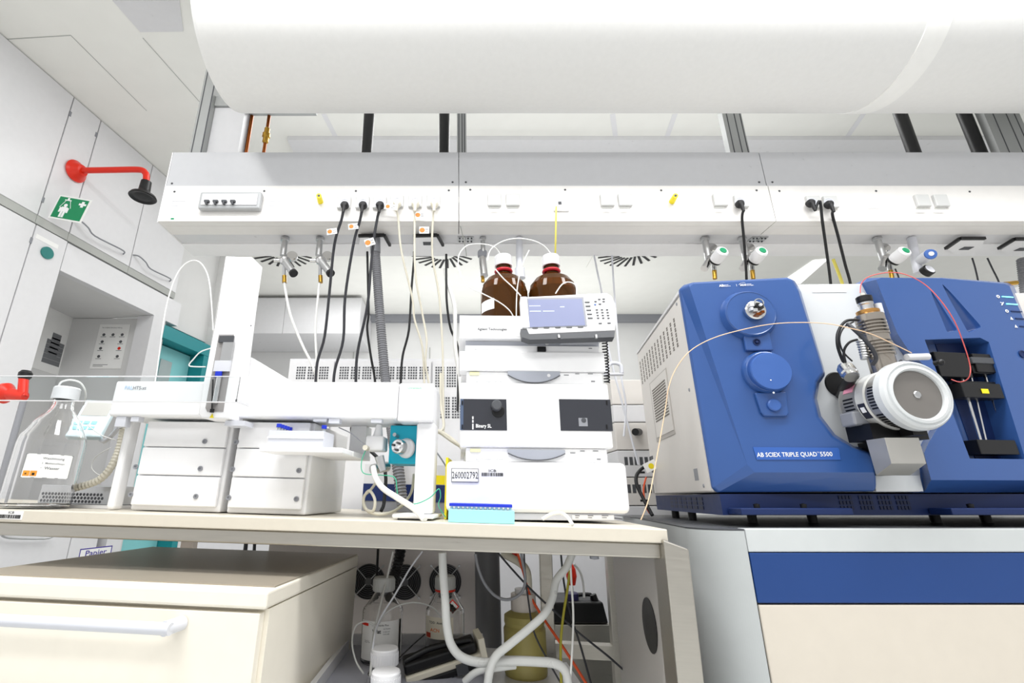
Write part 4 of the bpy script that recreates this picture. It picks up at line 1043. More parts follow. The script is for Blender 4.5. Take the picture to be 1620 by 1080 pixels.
k = MB(); small_print(k, 752, 727, -.0006); q = H(947, 726, -.0006); k.box(q.x - .004, q.x + .005, -.0009, -.0005, q.z - .0012, q.z + .0012)
for x, y, w_ in ((902, 716, .012), (918, 713, .010), (938, 713, .012)): q = H(x, y, -.0006); k.box(q.x, q.x + w_, -.0009, -.0005, q.z - .0008, q.z + .0008)
t.part('small_print', k, inkg)
a, b = H(727.5, 680, -.0062), H(801, 631.5, -.0062)
w1 = t.part('window', MB().box(a.x + .0005, b.x, -.0072, -.0061, a.z, b.z), screend)
k = MB()
for sy in (637, 675): q = H(731.5, sy, -.0074); k.box(q.x - .0015, q.x + .0015, -.009, -.0074, q.z - .005, q.z + .005)
t.part('window_hinge', k, black, parent=w1)
t.part('window_edge', MB().box(a.x + .0006, a.x + .008, -.0076, -.0073, a.z, b.z), mat('slate', '#51607A', .4), parent=w1)
q = H(785, 643, -.0072); qb = H(788, 650, -.0072)
t.part('purge_ring', MB().lathe(qb, (0, -1, 0), [(0, 0), (.015, 0), (.015, .003), (.012, .004), (0, .004)], 24), black, parent=w1)
t.part('purge_knob', MB().lathe(q + V((0, -.004, 0)), (0, -1, .1), [(0, 0), (.0125, 0), (.012, .012), (.010, .014), (0, .014)], 24), dkgrey, parent=w1)
k = MB(); q = H(752.5, 676, -.0076); k.text('Binary SL', q, (1, 0, 0), (0, 0, 1), .0082, bold=.02, squeeze=.85)
for i, hgt in enumerate((.013, .006, .005)):
    zz = H(748, 679, -.0076).z + (0, .0155, .0235)[i]; xx = H(747, 679, -.0076).x
    k.box(xx, xx + .0032, -.0079, -.0075, zz, zz + hgt)
k.torus((H(747, 660, -.0076).x + .0016, -.0077, H(747, 659.5, -.0076).z), (0, 1, 0), .0016, .0004, 12, 6)
t.part('window_lettering', k, inkw, parent=w1)
a, b = H(887, 681, -.0062), H(965.5, 632, -.0062)
w2 = t.part('window', MB().box(a.x, b.x - .0005, -.0072, -.0061, a.z, b.z), screend)
k = MB()
for sy in (637, 675): q = H(960, sy, -.0074); k.box(q.x - .0015, q.x + .0015, -.009, -.0074, q.z - .005, q.z + .005)
t.part('window_hinge', k, black, parent=w2)
a, b = H(916, 674, -.0074), H(929, 661, -.0074); t.part('window_block', MB().box(a.x, b.x, -.0078, -.0073, a.z, b.z), midgrey, parent=w2)
q = H(923.5, 664.5, -.008); t.part('window_dial', MB().lathe(q, (0, -1, 0), [(0, 0), (.0058, 0), (.005, .0006), (0, .0006)], 16), dkgrey, parent=w2)
# degasser
zd0, zd1 = H(840, 587, -.006).z, H(840, 555.8, -.006).z
t = Thing('degasser', 'flat white degasser unit right under the solvent tray', 'instrument module', HP, (0, .18, zp1), 'stacked white analyser modules')
t.part('lower_strip', MB().box(H(738, 596, 0).x, H(953, 596, 0).x, 0, DP, zp1 + .0005, zd0 - .0005), white2, bevel=.002)
t.part('front_cover', MB().box(H(727, 570, -.006).x, H(957, 570, -.006).x, -.006, .04, zd0, zd1), white2, bevel=.003)
t.part('housing', MB().box(H(731, 570, 0).x, H(953, 570, 0).x, .0405, DP, zd0, zd1), white2)
arc_recess(t, 803, 885, 587.5, 606, -.0005)
a, b = H(743, 593, -.001), H(758, 588.5, -.001); t.part('status_lamp', MB().box(a.x, b.x, -.003, -.0002, a.z, b.z), MATS['lamp_yellowish'])
k = MB(); small_print(k, 752, 604, -.0006); q = H(938, 603, -.0006); k.box(q.x - .004, q.x + .005, -.0009, -.0005, q.z - .0012, q.z + .0012)
for x, y, w_ in ((892, 593, .012), (910, 591, .010), (930, 591, .012)): q = H(x, y, -.0006); k.box(q.x, q.x + w_, -.0009, -.0005, q.z - .0008, q.z + .0008)
t.part('small_print', k, inkg)
q = H(868, 594, -.004); t.part('power_button', MB().lathe(q, (0, -1, 0), [(0, 0), (.004, 0), (.004, .002), (0, .002)], 16), white)
# solvent tray
zs0 = zd1
zs1 = H(770, 499, -.01).z; zsm = H(770, 535, -.01).z
t = Thing('solvent_tray', 'white open solvent tray lettered Agilent Technologies, holding the brown bottles', 'tray', HP, (0, .18, zs0), 'stacked white analyser modules')
t.part('base', MB().box(H(736, 548, 0).x, H(947, 548, 0).x, 0, DP, zs0 + .0005, H(840, 547, 0).z), white2)
t.part('recess', MB().box(H(737, 541, .012).x, H(947, 541, .012).x, .012, DP, H(840, 547, 0).z + .0004, zsm - .0005), mat('grip_light', '#C3C6CF', .4))
q = H(865, 544, .01); t.part('power_button', MB().lathe(q, (0, -1, 0), [(0, 0), (.005, 0), (.005, .003), (0, .003)], 16), white)
a, b = H(850, 556, -.001), H(863, 549, -.001); t.part('connector', MB().box(a.x, b.x, -.006, -.0002, a.z, b.z), black)
a, b = H(727, 517, -.01).x, H(952, 517, -.01).x
tr = MB().box(a, b, -.01, DP, zsm, zsm + .004)
t.part('tray_floor', tr, white2)
t.part('front_lip', MB().box(a, b, -.01, -.006, zsm + .0041, zs1), white2, bevel=.001)
t.part('side_wall', MB().box(a, a + .004, -.0059, DP, zsm + .0041, zs1), white2); t.part('side_wall', MB().box(b - .004, b, -.0059, DP, zsm + .0041, zs1), white2)
t.part('rear_wall', MB().box(a + .0041, b - .0041, DP - .004, DP, zsm + .0041, zs1), white2)
k = MB(); q = H(755.5, 522, -.0104); k.text('Agilent Technologies', q, (1, 0, 0), (0, 0, 1), .0066, bold=.016, squeeze=.93); t.part('lettering', k, dkgrey)
k = MB()
for i in range(8):
    an = i * math.pi / 4; c = H(746, 519.5, -.0104); k.lathe(c + V((math.cos(an) * .0035, 0, math.sin(an) * .0035)), (0, -1, 0), [(0, 0), (.0007, 0), (0, .0003)], 6)
t.part('logo_dots', k, seam)
k = MB(); small_print(k, 750, 553, -.0006); q = H(934, 551, -.0006); k.box(q.x - .004, q.x + .004, -.0009, -.0005, q.z - .001, q.z + .001); t.part('small_print', k, inkg)
# amber bottles
def amber_bottle(label, cxp, d, lab, rp):
    c = H(cxp, 470, d); c.z = zsm + .0045; r = abs(H(cxp + rp, 470, d).x - c.x)
    zc1, zc0 = H(cxp, 406, d).z, H(cxp, 422, d).z; zr0 = H(cxp, 433, d).z; zsh = H(cxp, 464, d).z
    t = Thing('solvent_bottle', label, 'bottle', HP, tuple(c), 'brown solvent bottles on the stack')
    Hh = zc1 - c.z; n = .0185
    sh0 = zsh - c.z; sh1 = zr0 - c.z - .002
    pf = [(0, .004), (r * .9, 0), (r, r * .1), (r, sh0), (r * .93, sh0 + (sh1 - sh0) * .35), (r * .72, sh0 + (sh1 - sh0) * .68), (n * 1.25, sh0 + (sh1 - sh0) * .95), (n, sh1), (n, Hh - .004)]
    t.part('glass_body', MB().lathe(c, (0, 0, 1), pf + [(n * .8, Hh - .004)] + [(max(0, a - .003), b) for a, b in pf[::-1]][1:], 44), amber)
    t.part('collar', MB().torus(c + V((0, 0, zr0 - c.z + .006)), (0, 0, 1), .0205, .005, 28, 8), redl)
    t.part('cap', MB().lathe(c + V((0, 0, zc0 - c.z)), (0, 0, 1), [(.0205, 0), (.0245, 0), (.0245, (zc1 - zc0) * .9), (.0225, zc1 - zc0), (0, zc1 - zc0)], 30), white)
    if lab:
        x0, x1 = c.x - r * .98, c.x - r * .5
        t.part('label', cyl_label(c, r + .0006, x0, x1, H(770, 500, d).z, H(770, 484, d).z, 8), paper)
    return c, r
bA = amber_bottle('left brown glass bottle with white cap, white tubes crossing it', 797.5, .085, True, 37)
bB = amber_bottle('right brown glass bottle with white cap, half hidden by the controller', 874.5, .085, False, 38)
# handheld controller
o = HP.M @ H(900, 533, -.048)
CF = Fr(o, V((1, 0, .012)), V((0, 1, -.28)))
C_ = CF.px
t = Thing('handheld_controller', 'white handheld control pad with lilac screen standing against the solvent tray', 'controller', CF, (0, 0, 0))
tl, trr, br, bl = C_(829, 470, 0), C_(962, 463, 0), C_(972, 526, 0), C_(836, 529, 0)
bd = [C_(x, y, 0) for x, y in ((823, 470), (960, 463), (968, 468), (973, 480), (974, 512), (973, 522), (837, 528), (833, 519), (826, 519))]
t.part('case', MB().prism(bd, (0, .022, 0)), white2, bevel=.002)
ls = [C_(x, y, -.0008) for x, y in ((823, 470), (833, 469.5), (838, 518), (826, 518.5))]
t.part('side_rail', MB().prism(ls, (0, -.0015, 0)), lav)
bs = [C_(x, y, .001) for x, y in ((824, 520), (835, 522), (838, 529), (973, 523), (972, 533), (838, 537), (826, 533))]
t.part('base_edge', MB().prism(bs, (0, .02, 0)), dkgrey)
sb = [C_(x, y, -.0006) for x, y in ((833, 471.5), (923, 470), (929, 516), (836, 519))]
t.part('screen_frame', MB().prism(sb, (0, -.0008, 0)), midgrey)
sc_ = [C_(x, y, -.0016) for x, y in ((835.5, 474), (920.5, 472.5), (926, 514.5), (838, 517.5))]
sw = t.part('screen', MB().prism(sc_, (0, -.0004, 0)), screen)
k = MB()
for x0, y0, x1 in ((837, 484, 855), (886, 485.5, 893), (838, 492.5, 856), (859, 492.2, 877)):
    a, b = C_(x0, y0, -.0021), C_(x1, y0, -.0021); k.box(a.x, b.x, -.0024, -.002, a.z - .0008, a.z + .0014)
t.part('screen_text', k, mat('screen_text', '#D3DDF5', .4), parent=sw)
def key(x, y, w, h, m=dkgrey, n='key'):
    q = C_(x, y, -.0006); t.part(n, MB().box(q.x - w / 2, q.x + w / 2, -.002, -.0004, q.z - h / 2, q.z + h / 2), m)
for i in range(5): key(929 + i * 1.2, 478 + i * 6.3, .012, .003)
for i in range(5): key(846.5 + i * 18, 518.8 - i * .4, .013, .003)
for r_ in range(4):
    for c__ in range(3): key(944 + c__ * 8.2 + r_ * .7, 490 + r_ * 4.4, .0055, .003)
for x, y in ((942, 477), (948, 473.5), (949, 481), (955, 473), (955, 477)): key(x, y, .006, .003)
key(941.5, 481.8, .005, .004, bluel, 'enter_key'); key(949.5, 511.5, .008, .0025); key(963.5, 511, .008, .0025)
a, b = CF.loc(HP.M @ H(886, 546, -.012)), CF.loc(HP.M @ H(943, 538, -.012))
t.part('stand_bracket', MB().box(a.x, b.x, .022, .036, a.z, b.z + .004), midgrey)
for x in (884, 943):
    q = C_(x, 533, .002); t.part('hinge_pin', MB().cyl(q + V((0, -.002, -.004)), q + V((0, -.002, .004)), .003, n=12), satin)
# spiral cord
Pc = []
for i in range(15 * 9):
    f = i / (15 * 9); an = 2 * math.pi * i / 9 * 1.0
    c = HP.M @ H(956.5 + f * 4, 536 + f * 70, .06); Pc.append(c + V((math.cos(an) * .0065, math.sin(an) * .0065, 0)))
solo('spiral_cord', 'black coiled cord hanging on the right flank of the analyser stack', 'cord', MB().tube(Pc, .0018, 6, 1), rubber, W, tuple(Pc[-1]))
# solvent tubes
def tubeH(label, pts, r=.0016, m=tubew, name='solvent_tube'):
    P = [HP.M @ H(*p) for p in pts]; solo(name, label, 'tube', MB().tube(P, r, 7, 6), m, W, tuple(P[0]), 'white solvent tubes around the bottles')
tubeH('white tube arching from the left bottle cap to the right bottle cap', [(771, 412, .05), (777, 394, .05), (797, 381, .05), (822, 377, .05), (848, 382, .06), (864, 392, .07), (874, 405, .085)])
tubeH('white tube running down and left from the left bottle cap, then to the tray', [(792, 404, .085), (784, 392, .06), (765, 386, .05), (740, 388, .04), (726, 404, .03), (727, 430, .03), (740, 452, .025), (763, 464, .015), (790, 478, .012), (806, 491, .012), (814, 504, .014)])
tubeH('white tube slanting across the front of the left bottle', [(784, 426, .015), (796, 440, .015), (810, 453, .012), (824, 468, .0)])
tubeH('white tube running up between the two brown bottles', [(817, 518, .0), (817, 480, .01), (819, 450, .03), (826, 420, .05), (837, 396, .06)])
tubeH('white tube curving over the shoulder of the right brown bottle', [(912, 470, .01), (911, 452, .015), (900, 446, .015), (889, 450, .012), (879, 464, .0)])
# cable tie and bottle at right flank
t = Thing('hook_clip', 'white tube clip on the right flank of the analyser stack', 'clip', W, tuple(at(972, 590, 1.5)))
t.part('clip', MB().tube(ap((960, 596, 1.5), (963, 578, 1.5), (972, 574, 1.5), (982, 578, 1.5), (984, 590, 1.5)), .006, 10, 4), lav)
t.part('arm', MB().cyl(at(956, 592, 1.46), at(985, 592, 1.5), .005, n=10), lav)
# white cable curling at the front of the stack
def tubeT2(label, pts, r, m): tubeT('cable_end', label, pts, r, m)
tubeT('cable_end', 'flat white cable curling out under the bottom analyser unit', [(858, 821, .05), (872, 813, .05), (886, 811, .06), (896, 816, .05), (903, 825, .01), (906, 830, .002)], .0035, tubew)
# aqua vial box in front of the stack
d = .012
a, b = T(709, 826, d), T(814, 826, d); zA = T(760, 806, d).z
bx = Thing('vial_box', 'aqua vial box with blue lid strip at the table edge in front of the analyser', 'box', TAB, ((a.x + b.x) / 2, d + .02, .0005))
bx.part('base', MB().box(a.x, b.x, d, d + .075, .0005, zA), aqua, bevel=.001)
zl0, zl1 = T(760, 801.5, d).z, T(760, 796.5, d).z
bx.part('lid_strip', MB().box(a.x + .001, b.x - .004, d + .001, d + .074, zl0, zl1), capblue, bevel=.001)
nV = 14
vg = mat('tiny_vial', '#9FC3D6', .2, noise=0)
vm = MB().lathe((0, 0, 0), (0, 0, 1), [(0, 0), (.0026, 0), (.0026, zl0 - zA - .0006), (0, zl0 - zA - .0006)], 10)
first = None
for i in range(nV):
    p = TAB.M @ V((a.x + .006 + i * (b.x - a.x - .014) / (nV - 1), d + .006, zA + .0003))
    if first is None:
        first = solo('small_vial', 'small clear vial in the front row of the aqua box', 'vial', vm, vg, TAB, (0, 0, 0), 'clear vials in the aqua box'); o = first
    else: o = first.copy(); COL.objects.link(o)
    o.matrix_world = TAB.M @ Matrix.Translation(TAB.I @ p)
# yellow folder behind the bottom unit
t_ = T(707, 730, .22); t2_ = T(740, 728, .22)
solo('yellow_folder', 'yellow edged folder peeping out left of the bottom analyser unit', 'folder', MB().box(T(706, 735, .105).x - .004, T(706, 735, .105).x + .001 + 0, .13, .40, .001, T(715, 727, .2).z), yel, TAB)
# ---- module stack far behind, between the analyser and the blue instrument
Yr = 1.95
t = Thing('rear_module_stack', 'pale instrument stack in the background gap beside the mass spectrometer', 'instrument', W, (at(1010, 700, Yr).x, Yr + .15, 0))
x0, x1 = at(975, 700, Yr).x, at(1045, 700, Yr).x
ys = [822, 800, 755, 712, 668, 640, 600]
for i in range(6):
    z0, z1 = at(1005, ys[i], Yr).z, at(1005, ys[i + 1], Yr).z
    m_ = t.part('module', MB().box(x0, x1 + .1, Yr, Yr + .3, z0 + .002, z1 - .001), msgrey if i % 2 else greyp, bevel=.003)
    k = MB()
    for j in range(7): k.box(x0 + .025 + j * .02, x0 + .038 + j * .02, Yr - .001, Yr + .002, z0 + (z1 - z0) * .45, z0 + (z1 - z0) * .75)
    if i in (1, 2): t.part('vent', k, dkgrey, parent=m_)
    k = MB().box(x0 + .07, x0 + .10, Yr - .001, Yr + .001, z0 + (z1 - z0) * .15, z0 + (z1 - z0) * .22)
    if i in (1, 2): t.part('port', k, ink, parent=m_)
t.part('pedestal', MB().box(x0, x1 + .1, Yr, Yr + .3, 0.0, at(1005, 822, Yr).z), greyp)
t.part('rotary_knob', MB().cyl(at(1011, 683, Yr - .001), at(1005, 683, Yr - .05), .014, n=16), black)
# ================================================================ MASS SPECTROMETER
# cabinet below
zc = CZ - .059; Yc = 1.05
XA = at(1176, 836, Yc).x
XRt = 2.3
cb = Thing('instrument_cabinet', 'grey instrument cabinet with blue stripe and cream front under the mass spectrometer', 'cabinet', W, (1.2, 1.4, 0))
n8 = V((.155, 1, 0)).normalized()
rc = .085
# plan outline of the carcass with the rounded left corner
pl = [V((XA + .001, Yc, 0))]
for i in range(33):
    an = math.pi / 2 * i / 32; pl.append(V((XA - rc * math.sin(an) * .95, Yc + rc * (1 - math.cos(an)), 0)))
pl += [V((pl[-1].x + .155 * .8, Yc + rc + .8, 0)), V((XA + .155 * .88, Yc + rc + .8, 0))]
zlow = 0.0
post_ = [p + V((0, 0, zlow)) for p in pl]
cb.part('corner_post', MB().prism(post_, (0, 0, zc - .004 - zlow)), cabgrey)
edge = [V((p.x * 1.0, p.y, zc - .0035)) for p in pl]
cb.part('post_top', MB().prism(edge, (0, 0, .003)), dkgrey)
z1 = at(1180, 874, Yc).z; z2 = at(1190, 954.5, Yc).z
X0 = XA + .003
cb.part('top_rail', MB().box(X0, XRt, Yc, Yc + .03, z1 + .001, zc), mat('rail_white', '#C6CACA', .38), bevel=.002)
cb.part('blue_panel', MB().box(X0, XRt, Yc - .002, Yc + .03, z2 + .0012, z1 - .0004), bstripe, bevel=.0015)
cb.part('cream_panel', MB().box(X0 + .001, XRt, Yc - .001, Yc + .03, .06, z2 - .002), mat('cream_sheet', '#D3CBBE', .45), bevel=.002)
cb.part('shadow_gap', MB().box(X0 - .0025, X0 + .004, Yc + .004, Yc + .03, .05, z1), black)
cb.part('carcass', MB().box(XA + .15, XRt, Yc + .031, Yc + .88, .0, zc - .002), cabgrey)
cb.part('worktop', MB().box(XA + .004, XRt, Yc + .0305, Yc + .86, zc - .0018, zc), mat('worktop_dark', '#55575A', .3))

# body sides
D8 = V((.155, 1, 0))
ms = Thing('mass_spectrometer', 'large blue and white mass spectrometer with chrome ion source on the grey cabinet', 'mass spectrometer', W, (1.2, 1.45, zc))
YS = 1.17
zb0, zt0_ = CZ + .013, CZ + .518
XS = at(1103, 620, YS).x
LF = V((XS, YS, 0)); LB = LF + D8 * .575
XE = 2.25
k = MB().prism([V((LF.x, LF.y, zb0)), V((XE, LF.y, zb0)), V((XE, LB.y, zb0)), V((LB.x, LB.y, zb0))], (0, 0, zt0_ - zb0))
ms.part('housing', k, msgrey, bevel=.004)
# features on the left side plate
SP = Fr(LF, -D8, None) ; SPx = Fr(LF, -D8, (D8.y, -D8.x, 0))     # x runs towards the front, y into the body
def sp(x, y, d=-.001): return SPx.px(x, y, d)
def side_mb(boxes):
    m = MB()
    for b in boxes: m.box(*b)
    m.v = [SPx.M @ p for p in m.v]; return m
q0, q1 = sp(1010, 560), sp(1070, 560)
bx = []
zT = .505 + CZ; 
A1, A2 = sp(1012, 570), sp(1069, 492)
for i in range(13):
    x = A1.x + .012 + i * (A2.x - A1.x - .012) / 12.5
    for j in range(6):
        z = sp(1069, 497).z - .006 - j * .0145
        for h in (0, 1): bx.append((x - .0075, x + .0035, -.0032, -.0026, z - h * .006 - .0042, z - h * .006))
sm_ = MB().box(-.565, -.006, -.0025, -.0003, zb0 + .004, zt0_ - .006); sm_.cur = 1
for b in bx: sm_.box(*b)
sm_.v = [SPx.M @ p for p in sm_.v]
side = ms.part('side_plate', sm_, [msgrey, mat('vent_dark', '#6E6862', .7)])
c0, c1 = sp(1033, 640), sp(1063, 640)
zz1, zz0 = sp(1046, 590).z, sp(1056, 692).z
ac = ms.part('access_panel', side_mb([(c0.x, c1.x, -.004, -.0026, zz0, zz1)]), mat('panel_grey', '#B3AEA8', .45), parent=side)
ms.part('access_cover', side_mb([(c0.x + .012, c1.x - .004, -.0052, -.0041, zz0 + .012, zz1 - .004)]), msgrey, parent=side)
bx = []
for j in range(13):
    z = zz1 - .03 - j * .0085; bx.append((c0.x + .03, c1.x - .022, -.0058, -.0053, z - .0042, z))
ms.part('louvre', side_mb(bx), MATS['vent_dark'], parent=side)
bx = []
a = sp(1103, 750); bx.append((a.x - .018, a.x + .012, -.003, -.0026, a.z - .015, a.z + .014))
ms.part('side_notch', side_mb(bx), midgrey, parent=side)
a = sp(1034, 735); ms.part('side_port', side_mb([(a.x - .03, a.x + .012, -.003, -.0026, a.z - .025, a.z + .03)]), dkgrey, parent=side)
m = MB()
for x, y in ((1071, 480), (1091, 616), (1114, 768)):
    a = sp(x, y, -.003); m.lathe(SPx.M @ V((a.x - .004, -.0026, a.z)), SPx.M.to_3x3() @ V((0, -1, 0)), [(0, 0), (.005, 0), (.004, .0015), (0, .0015)], 12)
ms.part('side_screw', m, midgrey, parent=side)
ms.part('top_edge', MB().prism([V((LF.x - .003, LF.y + .01, zt0_ + .0003)), V((LF.x + .02, LF.y + .01, zt0_ + .0003)), V((LB.x + .02, LB.y, zt0_ + .0003)), V((LB.x - .003, LB.y, zt0_ + .0003))], (0, 0, .008)), greyp)

# ---- left blue pod
a8 = math.radians(8)
LPo = at(1250, 600, 1.105)
LP = Fr((LPo.x, LPo.y, 0), (math.cos(a8), -math.sin(a8), 0))
L = LP.px
front = [(1090, 451), (1096, 446), (1245, 439), (1253, 442), (1263, 460), (1300, 578), (1303, 590), (1292, 604), (1288, 630), (1295, 660), (1318, 690), (1348, 708), (1374, 716), (1383, 724), (1385, 747), (1194, 747), (1182, 734)]
back_ = [(1074, 458), (1082, 450), (1246, 439), (1258, 444), (1268, 462), (1303, 580), (1306, 592), (1297, 606), (1293, 630), (1300, 658), (1322, 687), (1351, 705), (1377, 713), (1387, 722), (1386, 777), (1135, 779), (1127, 772)]
fd, bd_ = 0.0, .075
F1 = [L(x, y, fd) for x, y in front]
k_ = MB(); 
B1 = []
for x, y in back_:
    B1.append(L(x, y, .026))
def loft3(A, B, C): # three matching outlines, closed both ends
    n = len(A); m = MB(); vs = A + B + C
    fs = [tuple(range(n))] if 0 else []
    nrm = V()
    for i in range(n): nrm += A[i].cross(A[(i + 1) % n])
    rev = nrm.y > 0
    fs.append(tuple(reversed(range(n))) if rev else tuple(range(n)))
    fs.append(tuple(range(2 * n, 3 * n)) if rev else tuple(reversed(range(2 * n, 3 * n))))
    for o in (0, n):
        for i in range(n):
            j = (i + 1) % n; f = (o + i, o + j, o + n + j, o + n + i)
            fs.append(f if rev else tuple(reversed(f)))
    return m.add(vs, fs)
C1 = [p + V((0, .010, 0)) for p in B1]
pod = MB(); lm_ = loft3(F1, B1, C1); lm_.v = [LP.M @ p for p in lm_.v]
lpod = ms.part('left_pod', lm_, blue, bevel=.006, seg=3)
def wl(mb): mb.v = [LP.M @ p for p in mb.v]; return mb
ax = V((0, -1, 0))
def disc_on(x, y, r, prof, m, nm, par, d=-.0005, n=48, Fm=None):
    q = L(x, y, d); return ms.part(nm, wl(MB().lathe(q, ax, prof(r), n)), m, parent=par)
# upper ring boss
r1 = (L(1226, 497, 0).x - L(1140, 497, 0).x) / 2
disc_on(1183, 499, r1, lambda r: [(0, 0), (r * 1.03, 0), (r, .004), (r * .93, .016), (r * .89, .019), (r * .86, .018), (0, .017)], blue, 'ring_boss', lpod)
q = L(1192, 493, -.018)
cn = ms.part('inlet_flange', wl(MB().lathe(q, ax, [(0, 0), (.021, 0), (.0235, .004), (.0235, .012), (.020, .014), (0, .014)], 28)), chrome, parent=lpod)
for dx, dz, w_, h_, m_ in ((.006, .007, .016, .013, black), (-.011, .011, .009, .009, white), (-.006, -.004, .010, .008, satin), (.010, -.009, .007, .006, copper), (.0, -.014, .010, .006, copper), (-.013, .0, .006, .007, lav)):
    ms.part('fitting', wl(MB().box(q.x + dx - w_ / 2, q.x + dx + w_ / 2, q.y - .024, q.y - .0142, q.z + dz - h_ / 2, q.z + dz + h_ / 2)), m_, parent=cn)
ms.part('fitting_ring', wl(MB().torus(q + V((.007, -.020, .015)), V((0, -1, 0)), .010, .0016, 18, 6)), satin, parent=cn)
ms.part('fitting_pin', wl(MB().cyl(q + V((.006, -.0242, .007)), q + V((.006, -.030, .007)), .0035, n=12)), lav, parent=cn)
# neck between the bosses
nk = [L(x, y, -.0004) for x, y in ((1172, 524), (1214, 524), (1221, 556), (1178, 556))]
ms.part('neck', wl(MB().prism(nk, (0, -.010, 0))), blue, parent=lpod, bevel=.003)
q = L(1197, 541, -.0105); ms.part('status_button', wl(MB().lathe(q, ax, [(0, 0), (.0085, 0), (.0085, .002), (.007, .002), (.006, -.0), (.003, .0), (.0025, .003), (0, .0035)], 20)), blued, parent=lpod)
m = MB()
for x, y in ((1186.5, 521), (1201, 518)): m.lathe(L(x, y, -.0115), ax, [(0, 0), (.0016, 0), (0, .001)], 8)
ms.part('status_led', wl(m), ledc, parent=lpod)
# lower big disc
r2 = .046
disc_on(1211, 589, r2, lambda r: [(0, 0), (r * 1.16, 0), (r * 1.12, .006), (r * 1.04, .012), (r * 1.0, .013), (0, .013)], blue, 'disc_seat', lpod)
bdsc = disc_on(1216, 589, r2, lambda r: [(0, 0), (r * .96, 0), (r * .97, .012), (r * .93, .015), (0, .0155)], bluel, 'big_disc', lpod, d=-.0137)
m = MB()
for x, y, s_ in ((1219.5, 601, .0016), (1224, 621, .0022)): m.lathe(L(x, y, -.0300), ax, [(0, 0), (s_, 0), (0, .0008)], 8)
ms.part('disc_mark', wl(m), inkw, parent=bdsc)
nk = [L(x, y, -.0004) for x, y in ((1192, 622), (1242, 620), (1246, 654), (1243, 659), (1207, 659), (1202, 653))]
ms.part('latch_plate', wl(MB().prism(nk, (0, -.008, 0))), blue, parent=lpod, bevel=.003)
q = L(1224, 641, -.0085); ms.part('latch_button', wl(MB().lathe(q, ax, [(0, 0), (.0145, 0), (.0145, .005), (.012, .007), (0, .0072)], 26)), bluel, parent=lpod)
# name plate
npx = [(1191, 707), (1325, 708), (1327, 711), (1329.5, 727), (1197, 727)]
pp = [L(x, y, -.0004) for x, y in npx]
nm_ = ms.part('name_plate', wl(MB().prism(pp, (0, -.0012, 0))), bluel if 0 else mat('plate_blue', '#3560AE', .35), parent=lpod)
k = MB(); q = L(1198, 722.5, -.0018); qe = L(1321.5, 722.5, -.0018)
k.text('AB SCIEX TRIPLE QUAD', q, (1, 0, 0), (0, 0, 1), .0098, bold=.012, squeeze=.75)
w0_ = max(p.x for p in k.v) - q.x
k2 = MB(); k2.text('AB SCIEX TRIPLE QUAD', q, (1, 0, 0), (0, 0, 1), .0098, bold=.012, squeeze=.75 * ((qe.x - q.x) * .775) / w0_)
xx = max(p.x for p in k2.v); k2.text('TM', V((xx + .0006, q.y, q.z + .007)), (1, 0, 0), (0, 0, 1), .003, squeeze=.8)
k2.text('5500', V((xx + .006, q.y, q.z)), (1, 0, 0), (0, 0, 1), .0098, bold=.012, squeeze=.95)
ms.part('lettering', wl(k2), inkw, parent=nm_)
k = MB(); q = L(1138, 453.5, -.0016)
k.text('AB', q, (1, 0, 0), (0, 0, 1), .0062, bold=.03); k.text('Applied', q + V((.0105, 0, .0028)), (1, 0, 0), (0, 0, 1), .0026, bold=.01); k.text('Biosystems', q + V((.0105, 0, -.0004)), (1, 0, 0), (0, 0, 1), .0026, bold=.01)
q = L(1165.5, 452.7, -.0016); k.box(q.x - .0003, q.x + .0003, q.y - .0003, q.y, q.z, q.z + .006)
q = L(1171, 452.3, -.0016); k.text('MDS', q, (1, 0, 0), (0, 0, 1), .0048, bold=.03); k.text('Analytical', q + V((.0125, 0, .0028)), (1, 0, 0), (0, 0, 1), .0026, bold=.01); k.text('Technologies', q + V((.0125, 0, -.0004)), (1, 0, 0), (0, 0, 1), .0026, bold=.01)
k.tube([q + V((-.003, 0, .0035)), q + V((.002, 0, .0075)), q + V((.009, 0, .0085)), q + V((.0135, 0, .0075))], .0004, 6, 4)
ms.part('maker_lettering', wl(k), inkw, parent=lpod)

# ---- centre cover
YM = 1.135
cc = [(1250, 449), (1375, 448), (1430, 560), (1470, 600), (1478, 650), (1470, 700), (1472, 740), (1462, 778), (1384, 778), (1300, 700), (1285, 600), (1262, 470)]
pc = [at(x, y, YM) for x, y in cc]
cv = ms.part('centre_cover', MB().prism(pc, (0, .035, 0)), msw, bevel=.004)
rp = [at(x, y, YM - .0006) for x, y in ((1284, 456), (1338, 455.5), (1339, 462), (1285, 462.5))]
ms.part('cover_label', MB().prism(rp, (0, -.0006, 0)), inkw, parent=cv)
def wc(x, y, d=0): return at(x, y, YM - d)
